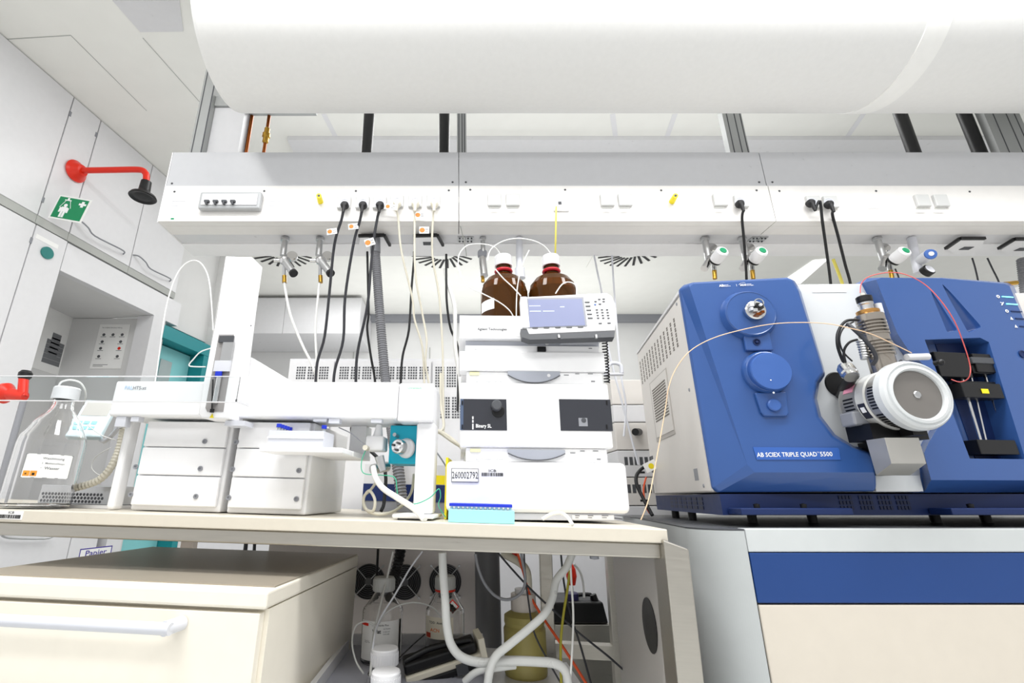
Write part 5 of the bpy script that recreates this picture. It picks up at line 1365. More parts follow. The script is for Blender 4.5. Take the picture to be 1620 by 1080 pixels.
# ---- right blue pod
RPo = at(1420, 600, 1.085)
RP = Fr((RPo.x, RPo.y, 0), (math.cos(a8), math.sin(a8), 0))
Rr = RP.px
rf = [(1386, 442), (1395, 439), (1490, 440), (1590, 449), (1597, 452), (1660, 600), (1720, 760), (1473, 759), (1468, 740), (1462, 716), (1469, 700), (1484, 675), (1489, 640), (1484, 600), (1436, 552), (1420, 528)]
rb = [(1366, 447), (1372, 440), (1490, 439), (1594, 447), (1604, 452), (1667, 600), (1727, 779), (1462, 779), (1458, 742), (1453, 716), (1460, 698), (1475, 673), (1480, 640), (1475, 604), (1426, 558), (1410, 535)]
R1 = [Rr(x, y, 0) for x, y in rf]; R2 = [Rr(x, y, .04) for x, y in rb]; R3 = [p + V((0, .045, 0)) for p in R2]
def wr(mb): mb.v = [RP.M @ p for p in mb.v]; return mb
rpod = ms.part('right_pod', wr(loft3(R1, R2, R3)), blue, bevel=.006, seg=3)
# syringe pump bay: a recess cut into the pod
bay_px = [(1477, 533), (1566, 530), (1580, 537), (1640, 725), (1551, 724)]
bq = [Rr(x, y, -.02) for x, y in bay_px]
cut = MB().prism([RP.M @ Rr(x, y, -.02) for x, y in bay_px], RP.M.to_3x3() @ V((0, .066, 0)))
cuts = [cut]
for pt, pb, rr_ in (((1471, 458), (1506, 524), .016), ((1489, 448), (1542, 522), .024)):
    A, B = Rr(*pt, .001), Rr(*pb, .001); dd = (B - A)
    g = MB().lathe(A, dd, [(0, 0), (rr_ * .35, dd.length * .25), (rr_ * .75, dd.length * .7), (rr_, dd.length * .96), (rr_ * .9, dd.length), (0, dd.length)], 28)
    g.v = [RP.M @ p for p in g.v]; cuts.append(g)
bpy.context.view_layer.update()
rpod.modifiers.clear()
cos_ = []
for c_i in cuts:
    co = mesh_obj('cutter', c_i, blue); co.parent = ms.o; co.matrix_world = Matrix.Identity(4); cos_.append(co)
    bo = rpod.modifiers.new('bay', 'BOOLEAN'); bo.operation = 'DIFFERENCE'; bo.object = co; bo.solver = 'EXACT'
bv = rpod.modifiers.new('bevel', 'BEVEL'); bv.width = .005; bv.segments = 3; bv.limit_method = 'ANGLE'; bv.angle_limit = .6
bpy.context.view_layer.update()
dg = bpy.context.evaluated_depsgraph_get(); dg.update(); me2 = bpy.data.meshes.new_from_object(rpod.evaluated_get(dg))
rpod.modifiers.clear(); rpod.data = me2
for co in cos_: bpy.data.objects.remove(co)
b2 = [Rr(x, y, .0445) for x, y in ((1474, 527), (1590, 525), (1655, 730), (1545, 730))]
ms.part('bay_back', wr(MB().prism(b2, (0, .002, 0))), blued, parent=rpod)
def rbx(x0, y0, x1, y1, d0, d1, m_, nm, par):
    a, b = Rr(x0, y1, d0), Rr(x1, y0, d0); return ms.part(nm, wr(MB().box(a.x, b.x, d0, d1, a.z, b.z)), m_, parent=par, bevel=.0015)
sy = rbx(1490, 558, 1527, 595, .0, .043, black, 'syringe_motor', rpod)
rbx(1548, 560, 1566, 588, .004, .043, black, 'syringe_motor', rpod); rbx(1540, 566, 1578, 574, .002, .02, dkgrey, 'clamp_bar', rpod); rbx(1541, 578, 1570, 590, .008, .043, black, 'syringe_motor', rpod)
rbx(1527, 607, 1582, 628, .0, .03, black, 'carriage', rpod); rbx(1520, 604, 1576, 607, .012, .03, black, 'carriage', rpod)
rbx(1555, 615, 1563.5, 622, -.002, -.0004, yel, 'warning_sticker', rpod)
rbx(1553, 696, 1606, 718, .002, .043, black, 'end_block', rpod)
for x0, y0, x1, y1, r_ in ((1519, 590, 1551, 697, .0036), (1536, 594, 1560, 697, .0022), (1557, 588, 1592, 697, .0036)):
    p, q = Rr(x0, y0, .028), Rr(x1, y1, .028); ms.part('guide_rod', wr(MB().cyl(p, q, r_, n=14)), chrome, parent=rpod)
q = Rr(1580, 640, .0435); ms.part('bay_screw', wr(MB().lathe(q, ax, [(0, 0), (.004, 0), (.003, .003), (0, .003)], 12)), chrome, parent=rpod)
# indicator icons and lamps
for i, (x, y) in enumerate(((1579, 469), (1586, 480.5), (1593, 492), (1600, 503.5), (1607, 516))):
    q = Rr(x, y, -.001); s_ = .0042
    if i in (0, 2): ic = MB().torus(q, ax, s_ * .8, .0011, 14, 6)
    elif i == 1: ic = MB().tube([q + V((-s_, 0, -s_)), q, q + V((s_, 0, s_))], .0012, 6, 1).tube([q, q + V((-s_, 0, s_))], .0012, 6, 1)
    else: ic = MB().prism([q + V((-s_, 0, -s_ * .8)), q + V((s_, 0, -s_ * .8)), q + V((0, 0, s_))], (0, -.0006, 0))
    ms.part('indicator_icon', wr(ic), inkw, parent=rpod)
    p, q2 = Rr(x + 6, y, -.0005), Rr(x + 23, y, -.0005)
    ms.part('indicator_lamp', wr(MB().box(p.x, q2.x, -.0016, -.0002, p.z - .0013, p.z + .0013)), ledc if i < 2 else blued, parent=rpod)
q = Rr(1617, 560, -.0006); ms.part('round_key', wr(MB().lathe(q, ax, [(.006, 0), (.0095, 0), (.0095, .002), (.0075, .002), (.006, .0005), (0, .0005)], 20)), blued, parent=rpod)
q = at(1602, 447, 1.2); ms.part('rear_connector', MB().cyl(at(1590, 449, 1.2), at(1608, 447, 1.2), .006, n=12), brass)

# ---- ion source
ysx = lambda x, y, Y: at(x, y, Y)
Sc = at(1455, 623, .965); cx_, cz_ = Sc.x, Sc.z
def src(y0, prof, m_, nm, par=None, n=56): return ms.part(nm, MB().lathe((cx_, y0, cz_), (0, -1, 0), prof, n), m_, parent=par)
drum = src(1.10, [(0, 0), (.062, 0), (.063, .004), (.063, .048), (.061, .05), (0, .05)], srcm, 'source_drum')
src(1.0498, [(.05, 0), (.0645, 0), (.0645, .022), (.061, .024), (.045, .024)], mat('source_white', '#D6D6D2', .3), 'source_ring', drum)
src(1.0256, [(.045, 0), (.061, 0), (.062, .002), (.062, .030), (.05, .030)], srcm, 'slotted_ring', drum)
fr_ = src(.995, [(.0495, -.002), (.066, 0), (.0725, .004), (.0725, .020), (.069, .027), (.0655, .030), (.0645, .0275), (.0605, .0275), (.0595, .031), (.054, .032), (.0505, .028), (.0495, .02), (.0495, -.002)], mat('frost_ring', '#D2D5D6', .22, coat=.3), 'window_rim', drum)
src(.974, [(0, 0), (.0497, 0), (.0497, .003), (0, .003)], smoke, 'source_window', fr_)
src(.9708, [(0, 0), (.007, 0), (.0075, .001), (.006, .0025), (0, .003)], satin, 'window_button', fr_)
m = MB(); 
def slot(an, y0, y1, r):
    d = V((math.cos(an), 0, math.sin(an))); tt = V((-d.z, 0, d.x)); m.obox(V((cx_, (y0 + y1) / 2, cz_)) + d * r, tt * .0016, V((0, (y1 - y0) / 2, 0)), d * .0008)
for i in range(9): slot(math.radians(172 + i * 7), 1.058, 1.085, .063)
for i in range(8): slot(math.radians(158 + i * 6), 1.0, 1.018, .062)
for i in range(11): slot(math.radians(214 + i * 6), .998, 1.02, .062)
ms.part('cooling_slot', m, black, parent=drum, kind='stuff')
def shell(an0, an1, y0, y1, r, m_, nm, th=.0012):
    P = []; n = 8; k = MB(); vs = []
    for i in range(n + 1):
        an = math.radians(an0 + (an1 - an0) * i / n); d = V((math.cos(an), 0, math.sin(an)))
        for yy, rr_ in ((y0, r), (y1, r), (y1, r + th), (y0, r + th)): vs.append(V((cx_, yy, cz_)) + d * rr_)
    fs = []
    for i in range(n):
        for j in range(4): fs.append((4 * i + j, 4 * i + (j + 1) % 4, 4 * i + 4 + (j + 1) % 4, 4 * i + 4 + j))
    fs += [(3, 2, 1, 0), tuple(4 * n + j for j in range(4))]
    return ms.part(nm, k.add(vs, fs), m_, parent=drum)
shell(140, 158, 1.058, 1.084, .0631, pink, 'laser_label')
shell(186, 216, 1.028, 1.046, .0646, mat('badge_dark', '#2A2B38', .4), 'warning_badge')
shell(193, 203, 1.031, 1.041, .0659, inkw, 'badge_triangle')
# socket where the drum meets the cover, and hinge block
q = at(1325, 608, YM); ms.part('cover_socket', MB().lathe((q.x, YM - .0004, q.z), (0, -1, 0), [(0, 0), (.031, 0), (.029, .003), (0, .003)], 28), black, parent=cv)
ms.part('hinge_arm', MB().cyl(at(1330, 625, 1.125), at(1350, 592, 1.03), .011, n=16), black)
kn = at(1342, 590, 1.02)
ms.part('locking_knob', MB().lathe(at(1336, 580, 1.03), at(1353, 604, 1.0) - at(1336, 580, 1.03), [(0, 0), (.014, 0), (.0165, .006), (.0165, .024), (.014, .027), (.014, .036), (0, .036)], 22), chrome)
# turret
tb_, tt_ = at(1398, 588, 1.04), at(1370, 478, 1.04)
tx, ty = (tb_.x + tt_.x) / 2, 1.04
z0, z1 = at(1396, 575, 1.04).z, at(1372, 490, 1.04).z
pr = [(0, -.03), (.025, -.03), (.025, .018)]
hT = z1 - z0
zz = .018
while zz < hT * .75:
    pr += [(.0285, zz), (.0285, zz + .0032), (.0205, zz + .0033), (.0205, zz + .0079)]; zz += .008
    if abs(zz - hT * .40) < .0042: pr += [(.0265, zz), (.0265, zz + .016)]; zz += .016
pr += [(.028, zz), (.028, zz + .016), (.025, zz + .018), (0, zz + .018)]
tur = ms.part('turret', MB().lathe((tx, ty, z0), (0, 0, 1), pr, 36), turm)
zk = z0 + zz + .018
zs = lambda y: at(1368, y, 1.04).z
ms.part('bronze_ring', MB().lathe((tx, ty, zk), (0, 0, 1), [(0, 0), (.020, 0), (.022, .003), (.022, .010), (.018, .012), (0, .012)], 28), bronze, parent=tur)
ms.part('nozzle_body', MB().lathe((tx, ty, zk + .012), (0, 0, 1), [(0, 0), (.013, 0), (.013, .012), (.015, .014), (.015, .018), (0, .018)], 24), satin, parent=tur)
ms.part('nozzle_cap', MB().lathe((tx, ty, zk + .0302), (0, 0, 1), [(0, 0), (.0145, 0), (.0155, .004), (.0155, .015), (.013, .017), (0, .017)], 24), black, parent=tur)
ms.part('nozzle_tip', MB().lathe((tx, ty, zk + .0474), (0, 0, 1), [(0, 0), (.005, 0), (.004, .008), (0, .009)], 14), tubeb, parent=tur)
ms.part('side_post', MB().cyl((tx + .027, ty - .0, z0 + hT * .55), (tx + .027, ty, zk + .028), .0085, n=16), lav, parent=tur)
ms.part('side_bracket', MB().cyl((tx + .03, ty - .012, z0 - .0), (tx + .05, ty - .012, z0 - .004), .006, n=10).cyl((tx - .038, ty, z0 + .01), (tx - .034, ty, z0 + hT * .42), .007, n=12), satin, parent=tur)
m = MB()
for i in range(7): m.torus((tx - .0355, ty - .0, z0 + .016 + i * .006), (0, 0, 1), .0075, .0017, 14, 6)
ms.part('spring', m, satin, parent=tur)
ms.part('handle_bar', MB().cyl(at(1434, 565, 1.02), at(1468, 564, 1.02), .0075, n=14), white)
ms.part('side_lever', MB().cyl(at(1478, 575, 1.0), at(1488, 573, .99), .0055, n=12).ball(at(1488, 573, .99), .007), black)
def cable(pts, r, m_, nm): return ms.part(nm, MB().tube(ap(*pts), r, 8, 6), m_)
cable([(1358, 506, 1.03), (1338, 508, 1.02), (1326, 525, 1.02), (1325, 545, 1.02), (1331, 565, 1.03), (1338, 578, 1.03)], .0032, rubber, 'cable')
cable([(1350, 509, 1.02), (1335, 518, 1.0), (1328, 535, 1.0), (1333, 555, 1.01), (1348, 571, 1.02)], .0018, rubber, 'cable')
cable([(1341, 512, 1.0), (1350, 520, .99), (1366, 535, .985), (1380, 552, .985), (1386, 567, .99), (1380, 577, 1.0)], .0042, greycord, 'cable')
cable([(1356, 537, 1.0), (1343, 542, 1.0), (1335, 556, 1.01), (1338, 576, 1.02)], .0026, rubber, 'cable')
# exhaust block below the drum
eb = at(1432, 722, 1.0)
a, b = at(1412, 712, .99), at(1462, 712, .99); zE1, zE0 = at(1432, 689, 1.0).z, at(1432, 742, 1.0).z
e4 = [at(1411, 734, .985), at(1466, 734, .985), at(1411, 692, .985), at(1466, 692, .985)]
zl = at(1432, 733, .985).z; zh = at(1432, 692, .985).z; xa, xb = e4[0].x, e4[1].x
exh = ms.part('exhaust_block', MB().hexa([(xa, .985, zl), (xb, .985, zl), (xb + .004, 1.032, zl - .021), (xa + .002, 1.032, zl - .021), (xa, .985, zh), (xb, .985, zh), (xb, 1.032, zh), (xa, 1.032, zh)]), srcm, bevel=.001)
ms.part('bracket', MB().box(at(1364, 690, 1.06).x, at(1450, 690, 1.06).x, 1.033, 1.10, at(1400, 697, 1.06).z, at(1380, 672, 1.06).z), black)
ms.part('drum_cover', MB().box(at(1352, 665, 1.05).x, at(1388, 665, 1.05).x, 1.05, 1.09, at(1370, 672, 1.05).z, at(1370, 650, 1.05).z), midgrey, bevel=.004)
ms.part('bracket', MB().box(at(1378, 740, 1.1).x, at(1403, 740, 1.1).x, 1.075, 1.12, at(1390, 752, 1.1).z, at(1390, 700, 1.1).z), black)
ms.part('drain_tray', MB().prism([at(x, y, 1.118) for x, y in ((1384, 752), (1455, 752), (1461, 777), (1386, 777))], (0, .012, 0)), msw)
ms.part('clip', MB().box(at(1446, 690, 1.0).x, at(1468, 690, 1.0).x, 1.0, 1.03, at(1450, 688, 1.0).z, at(1450, 674, 1.0).z), black)

# ---- base
bz1 = CZ + .0095; bz0 = at(1250, 816, 1.10).z
bl = MB().prism([V((LF.x + .004, LF.y - .02, bz0)), V((XE, LF.y - .02, bz0)), V((XE, LB.y, bz0)), V((LB.x + .004, LB.y, bz0))], (0, 0, bz1 - bz0))
base = ms.part('base_frame', bl, blued)
BS = Fr((LF.x + .004, LF.y - .02, 0), -D8, (D8.y, -D8.x, 0))
m = MB(); a, b = BS.px(1038, 790, -.001), BS.px(1114, 798, -.001)
for i in range(11):
    x = a.x + (b.x - a.x) * (i + .5) / 11; w_ = abs(b.x - a.x) / 11 * .36
    for j in range(3): z = bz0 + .010 + j * (bz1 - bz0 - .014) / 3; m.box(x - w_, x + w_, -.0022, -.0004, z, z + .0075)
m.v = [BS.M @ p for p in m.v]; ms.part('base_vent', m, mat('vent_navy', '#0E1A3C', .5), parent=base)
yF = LF.y - .021
m = MB()
for gx in (1338, 1370, 1400, 1428):
    for i in range(4):
        for j in range(3):
            q = at(gx - 8 + i * 5.5, 793, yF); z = bz0 + .012 + j * .011; m.box(q.x - .0028, q.x + .0028, yF - .0008, yF + .0005, z, z + .008)
ms.part('base_vent', m, MATS['vent_navy'], parent=base)
x0, x1 = at(1150, 800, yF).x, at(1318, 800, yF).x
ms.part('front_rail', MB().box(x0, x1, yF - .055, yF - .001, bz0 + .002, bz0 + .016), blued, parent=base, bevel=.002)
x2 = at(1500, 800, yF - .05).x
ms.part('front_rail', MB().box(x2, XE, yF - .055, yF - .001, bz0 + .002, bz0 + .016), blued, parent=base, bevel=.002)
for x in (1197, 1271, 1535):
    q = at(x, 800, yF - .03); ms.part('rail_knob', MB().lathe((q.x, yF - .03, bz0 + .016), (0, 0, 1), [(0, 0), (.006, 0), (.0065, .008), (0, .010)], 14), black, parent=base)
for x, y, Yf in ((1065, 812, 1.62), (1190, 820, 1.3), (1285, 820, 1.3), (1480, 822, 1.3), (1560, 822, 1.3), (1085, 815, 1.45)):
    q = at(x, y, Yf); ms.part('rubber_foot', MB().cyl((max(q.x, LF.x + .03 + (Yf - LF.y) * .155), max(Yf, yF + .03), zc + .0003), (max(q.x, LF.x + .03 + (Yf - LF.y) * .155), max(Yf, yF + .03), bz0 - .0002), .011, n=16), black, parent=base)

# ---- capillaries
def wire(label, pts, r, m_, name='capillary', cat='tube'):
    P = ap(*pts); solo(name, label, cat, MB().tube(P, r, 6, 6), m_, W, tuple(P[0]))
wire('long pale capillary arching across the left blue pod to the ion source', [(1014, 822, 1.0), (1026, 790, 1.0), (1036, 740, 1.02), (1052, 650, 1.04), (1058, 612, 1.04), (1070, 582, 1.04), (1093, 554, 1.03), (1130, 534, 1.03), (1180, 520, 1.02), (1225, 512, 1.01), (1270, 510, 1.0), (1310, 512, .99), (1345, 519, .98), (1375, 527, .98), (1405, 540, .98), (1442, 558, .985)], .0011, peek)
wire('red capillary looping from the nozzle to the syringe pump', [(1361, 463, 1.04), (1363, 448, 1.04), (1376, 437, 1.03), (1405, 431, 1.02), (1432, 434, 1.01), (1462, 449, 1.0), (1488, 475, .99), (1510, 508, .99), (1525, 545, 1.0), (1534, 575, 1.01), (1535, 590, 1.01), (1530, 600, 1.02), (1518, 604, 1.03), (1505, 600, 1.04)], .0011, peekr)
wire('black cable bending out of the rear left side of the mass spectrometer', [(1032, 740, 1.75), (1020, 738, 1.72), (1008, 750, 1.7), (1007, 765, 1.68), (1016, 785, 1.66), (1032, 815, 1.62)], .006, rubber, 'black_cable', 'cord')
wire('orange wire beside the bent black cable left of the mass spectrometer', [(1022, 755, 1.72), (1018, 775, 1.68), (1022, 800, 1.66), (1028, 812, 1.64)], .003, orng, 'orange_wire', 'wire')
t = Thing('cable_tag', 'white cable tag with yellow dot at the rear port of the mass spectrometer', 'tag', W, tuple(at(1029, 737, 1.66)))
c = at(1029, 737, 1.66); t.part('tag', MB().obox(c, (.02, .0, .009), (0, .001, 0), (-.006, 0, .014)), paper)
t.part('tag_dot', MB().lathe(c + V((.002, -.0012, 0)), (0, -1, 0), [(0, 0), (.0095, 0), (0, .001)], 14), yel)
# ================================================================ UNDER AND BEHIND THE TABLE
Yk = 1.86
rx0, rx1 = at(454, 600, Yk).x, at(755, 940, Yk).x
rz1 = at(600, 566, Yk).z
rk = Thing('equipment_cabinet', 'tall pale equipment cabinet with perforated top and three fans behind the table', 'equipment cabinet', W, ((rx0 + rx1) / 2, Yk + .2, 0))
rk.part('body', MB().box(rx0, rx1, Yk + .012, Yk + .42, 0, rz1), msgrey if 0 else greyp)
sx = [rx0, at(528, 600, Yk).x, at(683, 600, Yk).x, rx1]
zpm = .80
for i in range(3):
    pass
rk.part('lower_panel', MB().box(rx0 + .003, rx1 - .003, Yk, Yk + .0115, .05, zpm - .004), mat('pinkish_panel', '#D9D2CF', .5))
m = MB()
def holes(x0, x1, y0, nrow):
    a, b = at(x0, y0, Yk - .0005), at(x1, y0, Yk - .0005)
    n = max(1, round((b.x - a.x) / .0455))
    for g in range(n):
        for i in range(4):
            for j in range(nrow):
                x = a.x + g * .0455 + i * .0098; z = a.z - j * .0108 - (j // 99) * .0
                m.box(x, x + .0062, Yk - .0012, Yk + .0005, z - .0068, z)
for i, hs in enumerate((((470, 520, 580, 5), (470, 520, 612, 6)), ((538, 676, 580, 5), (538, 676, 612, 6)), ((689, 735, 580, 8), (697, 740, 628, 8)))):
    m = MB().box(sx[i] + .004, sx[i + 1] - .004, Yk, Yk + .0115, zpm, rz1 - .012); m.cur = 1
    for h_ in hs: holes(*h_)
    rk.part('panel', m, [white, dkgrey])
def fan(x, y):
    c = at(x, y, Yk); f = rk.part('fan', MB().lathe((c.x, Yk - .0004, c.z), (0, -1, 0), [(0, 0), (.056, 0), (.056, .002), (0, .002)], 36), black)
    k = MB()
    for i in range(7): k.torus((c.x, Yk - .010, c.z), (0, 1, 0), .016 + i * .0065, .0011, 32, 6)
    k.lathe((c.x, Yk - .0085, c.z), (0, -1, 0), [(0, 0), (.013, 0), (.012, .002), (0, .0025)], 18)
    rk.part('fan_guard', k, dkgrey if 0 else mat('guard_wire', '#6A6B6E', .3, .8), parent=f)
    k = MB()
    for an in (45, 135, 225, 315):
        d = V((math.cos(math.radians(an)), 0, math.sin(math.radians(an)))); k.cyl(V((c.x, Yk - .0095, c.z)) + d * .012, V((c.x, Yk - .009, c.z)) + d * .072, .0018, n=6)
        k.cyl(V((c.x, Yk - .0005, c.z)) + d * .070, V((c.x, Yk - .012, c.z)) + d * .070, .0042, n=8)
    rk.part('fan_bracket', k, satin, parent=f)
    return f
for x, y in ((583.5, 919), (641, 920), (704.5, 919)): fan(x, y)
# round column
c = at(772, 950, 1.70)
solo('round_column', 'dark grey round column beside the fan panel under the table', 'column', MB().cyl((c.x, c.y, 0), (c.x, c.y, TAB.loc((c.x, c.y, 0)).z * 0 + .735), .040, n=32), mat('column_grey', '#6F7074', .45), W, (c.x, c.y, 0))
# tray with bottles on the lower shelf
fz = .4785
tz0 = .4635 + .004
ty = Thing('plastic_tray', 'shallow grey plastic tray with white rim on the lower shelf, holding bottles', 'tray', W, (-.12, 1.27, tz0))
x0, x1, y0, y1 = -.282, .062, 1.05, 1.50
ty.part('tray_floor', MB().box(x0, x1, y0, y1, tz0, tz0 + .005), mat('tray_grey', '#A9ABB6', .3))
rim = MB().box(x0 - .012, x1 + .012, y0 - .012, y0 - .0003, tz0, tz0 + .03).box(x0 - .012, x1 + .012, y1 + .0003, y1 + .012, tz0, tz0 + .03).box(x0 - .012, x0 - .0003, y0, y1, tz0, tz0 + .03).box(x1 + .0003, x1 + .012, y0, y1, tz0, tz0 + .03)
ty.part('rim', rim, white)
tf = tz0 + .0054
# stand for shelf contents: the shelf is a part of the table (lower_shelf)
def lab_bottle(label, px_, yc0, yc1, Yd, rpx, neckpx, capm, ring=None, group=None, ytop_sh=None):
    c = at(px_, 1000, Yd); c.z = tf; r = at(px_ + rpx, 1000, Yd).x - c.x; n = at(px_ + neckpx, 925, Yd).x - at(px_, 925, Yd).x
    c.x = at(px_, 985, Yd).x
    h = at(px_, yc0, Yd).z - tf; hc = at(px_, yc0, Yd).z - at(px_, yc1, Yd).z
    t = Thing('lab_bottle', label, 'bottle', W, tuple(c), group)
    s0 = at(px_, ytop_sh, Yd).z - tf
    pf = bottle_prof(r, h - hc * .25, n * .86, s0, h - hc - .004)
    t.part('glass_body', MB().lathe(c, (0, 0, 1), pf + inner(pf, .002), 40), glass)
    k = MB(); zc_ = c.z + h - hc
    pr = [(n, 0), (n * 1.05, hc * .1), (n * 1.02, hc * .9), (n * .92, hc), (0, hc)]
    k.lathe(V((c.x, c.y, zc_)), (0, 0, 1), pr, 30)
    cp = t.part('cap', k, capm)
    k = MB()
    for i in range(26):
        an = 2 * math.pi * i / 26; d = V((math.cos(an), math.sin(an), 0)); k.obox(V((c.x, c.y, zc_ + hc * .45)) + d * n * 1.045, d * .0006, V((-d.y, d.x, 0)) * .0012, V((0, 0, hc * .36)))
    t.part('grip_ribs', k, capm, parent=cp)
    if ring: t.part('pour_ring', MB().torus(V((c.x, c.y, zc_ - .003)), (0, 0, 1), n * .95, .003, 28, 8), ring)
    return t, c, r, h
capg = mat('cap_grey', '#B9BAB8', .45)
tA, cA, rA, hA = lab_bottle('clear lab bottle with grey cap and large white label in the tray', 605, 912, 934, 1.37, 32, 16.5, capg, None, 'clear bottles in the shelf tray', 965)
tB, cB, rB, hB = lab_bottle('clear lab bottle with red collar and small hazard label in the tray', 704, 910, 931, 1.435, 31, 15.5, capg, red, 'clear bottles in the shelf tray', 968)
def blabel(t, c, r, x0p, x1p, y0p, y1p, Yd, lines, m=paper, extra=None):
    yf = c.y - r
    a, b = at(x0p, y0p, yf), at(x1p, y1p, yf)
    x0, x1 = max(a.x, c.x - r * .985), min(b.x, c.x + r * .985)
    lb = t.part('label', cyl_label(c, r + .0006, x0, x1, b.z, a.z, 12), m)
    k = MB(); hh = a.z - b.z
    for s_, fx, fz_, fh, bd in lines:
        tm = MB().text(s_, (x0 + fx * (x1 - x0), 0, b.z + fz_ * hh), (1, 0, 0), (0, 0, 1), fh * hh, 'L', bd)
        for p in tm.v: p.y = c.y - math.sqrt(max(1e-7, (r + .0014) ** 2 - (p.x - c.x) ** 2))
        k.add(tm.v, tm.f)
    t.part('label_print', k, ink, parent=lb); return lb, x0, x1, b.z, a.z
lbA = blabel(tA, cA, rA, 571, 636, 983, 1046, 1.4, (('Wat', .30, .70, .10, .02), ('Acetonitrile Plus', .30, .88, .05, 0), ('der Handel:', .58, .80, .03, 0), ('2,5 L', .10, .45, .06, 0), ('H 225 319', .58, .72, .03, 0), ('P 210 280', .58, .66, .03, 0)))
k = MB(); z_ = lbA[4] - .008; m_ = cyl_label(cA, rA + .0012, cA.x - rA * .93, cA.x - rA * .55, z_ - .003, z_ + .003, 4); tA.part('red_band', m_, red, parent=lbA[0])
lbB = blabel(tB, cB, rB, 673, 717, 977, 1012, 1.42, (('TDD  Acetonitril', .12, .70, .11, .005),), mat('cream_label', '#F2EBD8', .6))
k = MB(); tm = MB().text('ACN', (cB.x - rB * .72, 0, lbB[3] + .33 * (lbB[4] - lbB[3])), (1, 0, 0), (0, 0, 1), .008, 'L', .01)
for p in tm.v: p.y = cB.y - math.sqrt(max(1e-7, (rB + .0014) ** 2 - (p.x - cB.x) ** 2))
tB.part('hand_lettering', tm, orange, parent=lbB[0])
tB.part('hazard_square', cyl_label(cB, rB + .0014, cB.x - rB * .92, cB.x - rB * .70, lbB[3] + .002, lbB[3] + .013, 3), mat('hazard_red', '#B33A1E', .5), parent=lbB[0])
q = at(716, 959, cB.y - .033)
t_h = MB().obox(q, V((.0085, 0, .0085)), V((0, .0006, 0)), V((-.0085, 0, .0085))); hz_ = tB.part('hazard_diamond', t_h, red)
tB.part('diamond_face', MB().obox(q + V((0, -.0008, 0)), V((.0066, 0, .0066)), V((0, .0004, 0)), V((-.0066, 0, .0066))), paper, parent=hz_)
tB.part('flame_mark', MB().prism([q + V((-.003, -.0014, -.004)), q + V((.003, -.0014, -.004)), q + V((.0035, -.0014, 0)), q + V((.0, -.0014, .006)), q + V((-.0025, -.0014, .001))], (0, -.0004, 0)), ink, parent=hz_)
def small_bottle(label, px_, ytop, ybot, Yd, rpx):
    c = at(px_, ytop, Yd); top = c.z; n = at(px_ + rpx, ytop, Yd).x - c.x; hc = top - at(px_, ybot, Yd).z; c.z = tf
    t = Thing('small_bottle', label, 'bottle', W, tuple(c), 'white capped small bottles at the tray front'); h = top - tf
    pf = bottle_prof(n * 1.18, h - hc * .3, n * .84, (h - hc) * .62, h - hc - .003); t.part('glass_body', MB().lathe(c, (0, 0, 1), pf + inner(pf, .002), 30), glass)
    cp = t.part('cap', MB().lathe(V((c.x, c.y, top - hc)), (0, 0, 1), [(n * .94, 0), (n, hc * .08), (n * .99, hc * .92), (n * .93, hc), (0, hc)], 30), white)
    k = MB()
    for i in range(30):
        an = 2 * math.pi * i / 30; d = V((math.cos(an), math.sin(an), 0)); k.obox(V((c.x, c.y, top - hc * .58)) + d * n * 1.0, d * .0008, V((-d.y, d.x, 0)) * .0012, V((0, 0, hc * .34)))
    t.part('grip_ribs', k, white, parent=cp)
small_bottle('small bottle with ribbed white cap, rear one of two in front of the large label', 609, 1024, 1052, 1.20, 21.5)
small_bottle('small bottle with ribbed white cap, front one cut by the bottom of the photo', 611, 1060, 1095, 1.10, 23)
# black and cream handheld device lying in the tray
G1 = at(640, 1064, 1.22); G2 = at(768, 1022, 1.25)
dx = (G2 - G1); L_ = dx.length
DV = Fr(G1 + V((0, 0, -.0)), dx, V((0, 1, .2)))
t = Thing('handheld_device', 'black and cream handheld device tilted in the plastic tray', 'device', DV, (0, 0, 0))
t.part('cream_shell', MB().box(0, L_, .0, .05, -.026, -.012), mat('cream_shell', '#DCD6C4', .4), bevel=.003)
t.part('black_case', MB().box(.0, L_ * .9, .005, .055, -.011, .012), black, bevel=.005)
t.part('black_base', MB().box(L_ * .12, L_ * .95, .002, .055, -.042, -.0265), black, bevel=.004)
t.part('end_bracket', MB().box(L_ * .92, L_, -.004, .052, -.04, .02), mat('cream_shell2', '#DCD6C4', .4), bevel=.002)
t.part('clip', MB().box(L_ * .6, L_ * .74, -.006, -.0005, -.04, -.018), dkgrey)
t.part('strap', MB().tube([V((L_ * .02, .02, .012)), V((L_ * .3, .02, .022)), V((L_ * .6, .02, .020)), V((L_ * .85, .02, .014))], .007, 8, 5), black)
# hoses and wires under the table
def wU(label, pts, r, m_, name, cat='hose', ribs=0, group=None):
    P = ap(*pts); solo(name, label, cat, MB().tube(P, r, 10, 6, ribs), m_, W, tuple(P[0]), group)
wU('thick milky hose dropping in front of the red collared bottle and bending right', [(700, 874, 1.12), (701, 905, 1.12), (704, 945, 1.12), (707, 990, 1.12), (714, 1020, 1.12), (732, 1040, 1.12), (765, 1048, 1.12), (800, 1045, 1.12), (845, 1046, 1.12), (880, 1050, 1.12), (895, 1064, 1.12), (900, 1095, 1.12)], .0088, tubec, 'milky_hose')
wU('milky hose sweeping from the table frame down to the left, crossing the yellow canister', [(905, 876, 1.14), (896, 897, 1.14), (880, 918, 1.14), (874, 945, 1.13), (862, 970, 1.12), (838, 993, 1.11), (805, 1020, 1.10), (785, 1037, 1.10), (775, 1060, 1.10), (770, 1095, 1.10)], .0082, tubec, 'milky_hose')
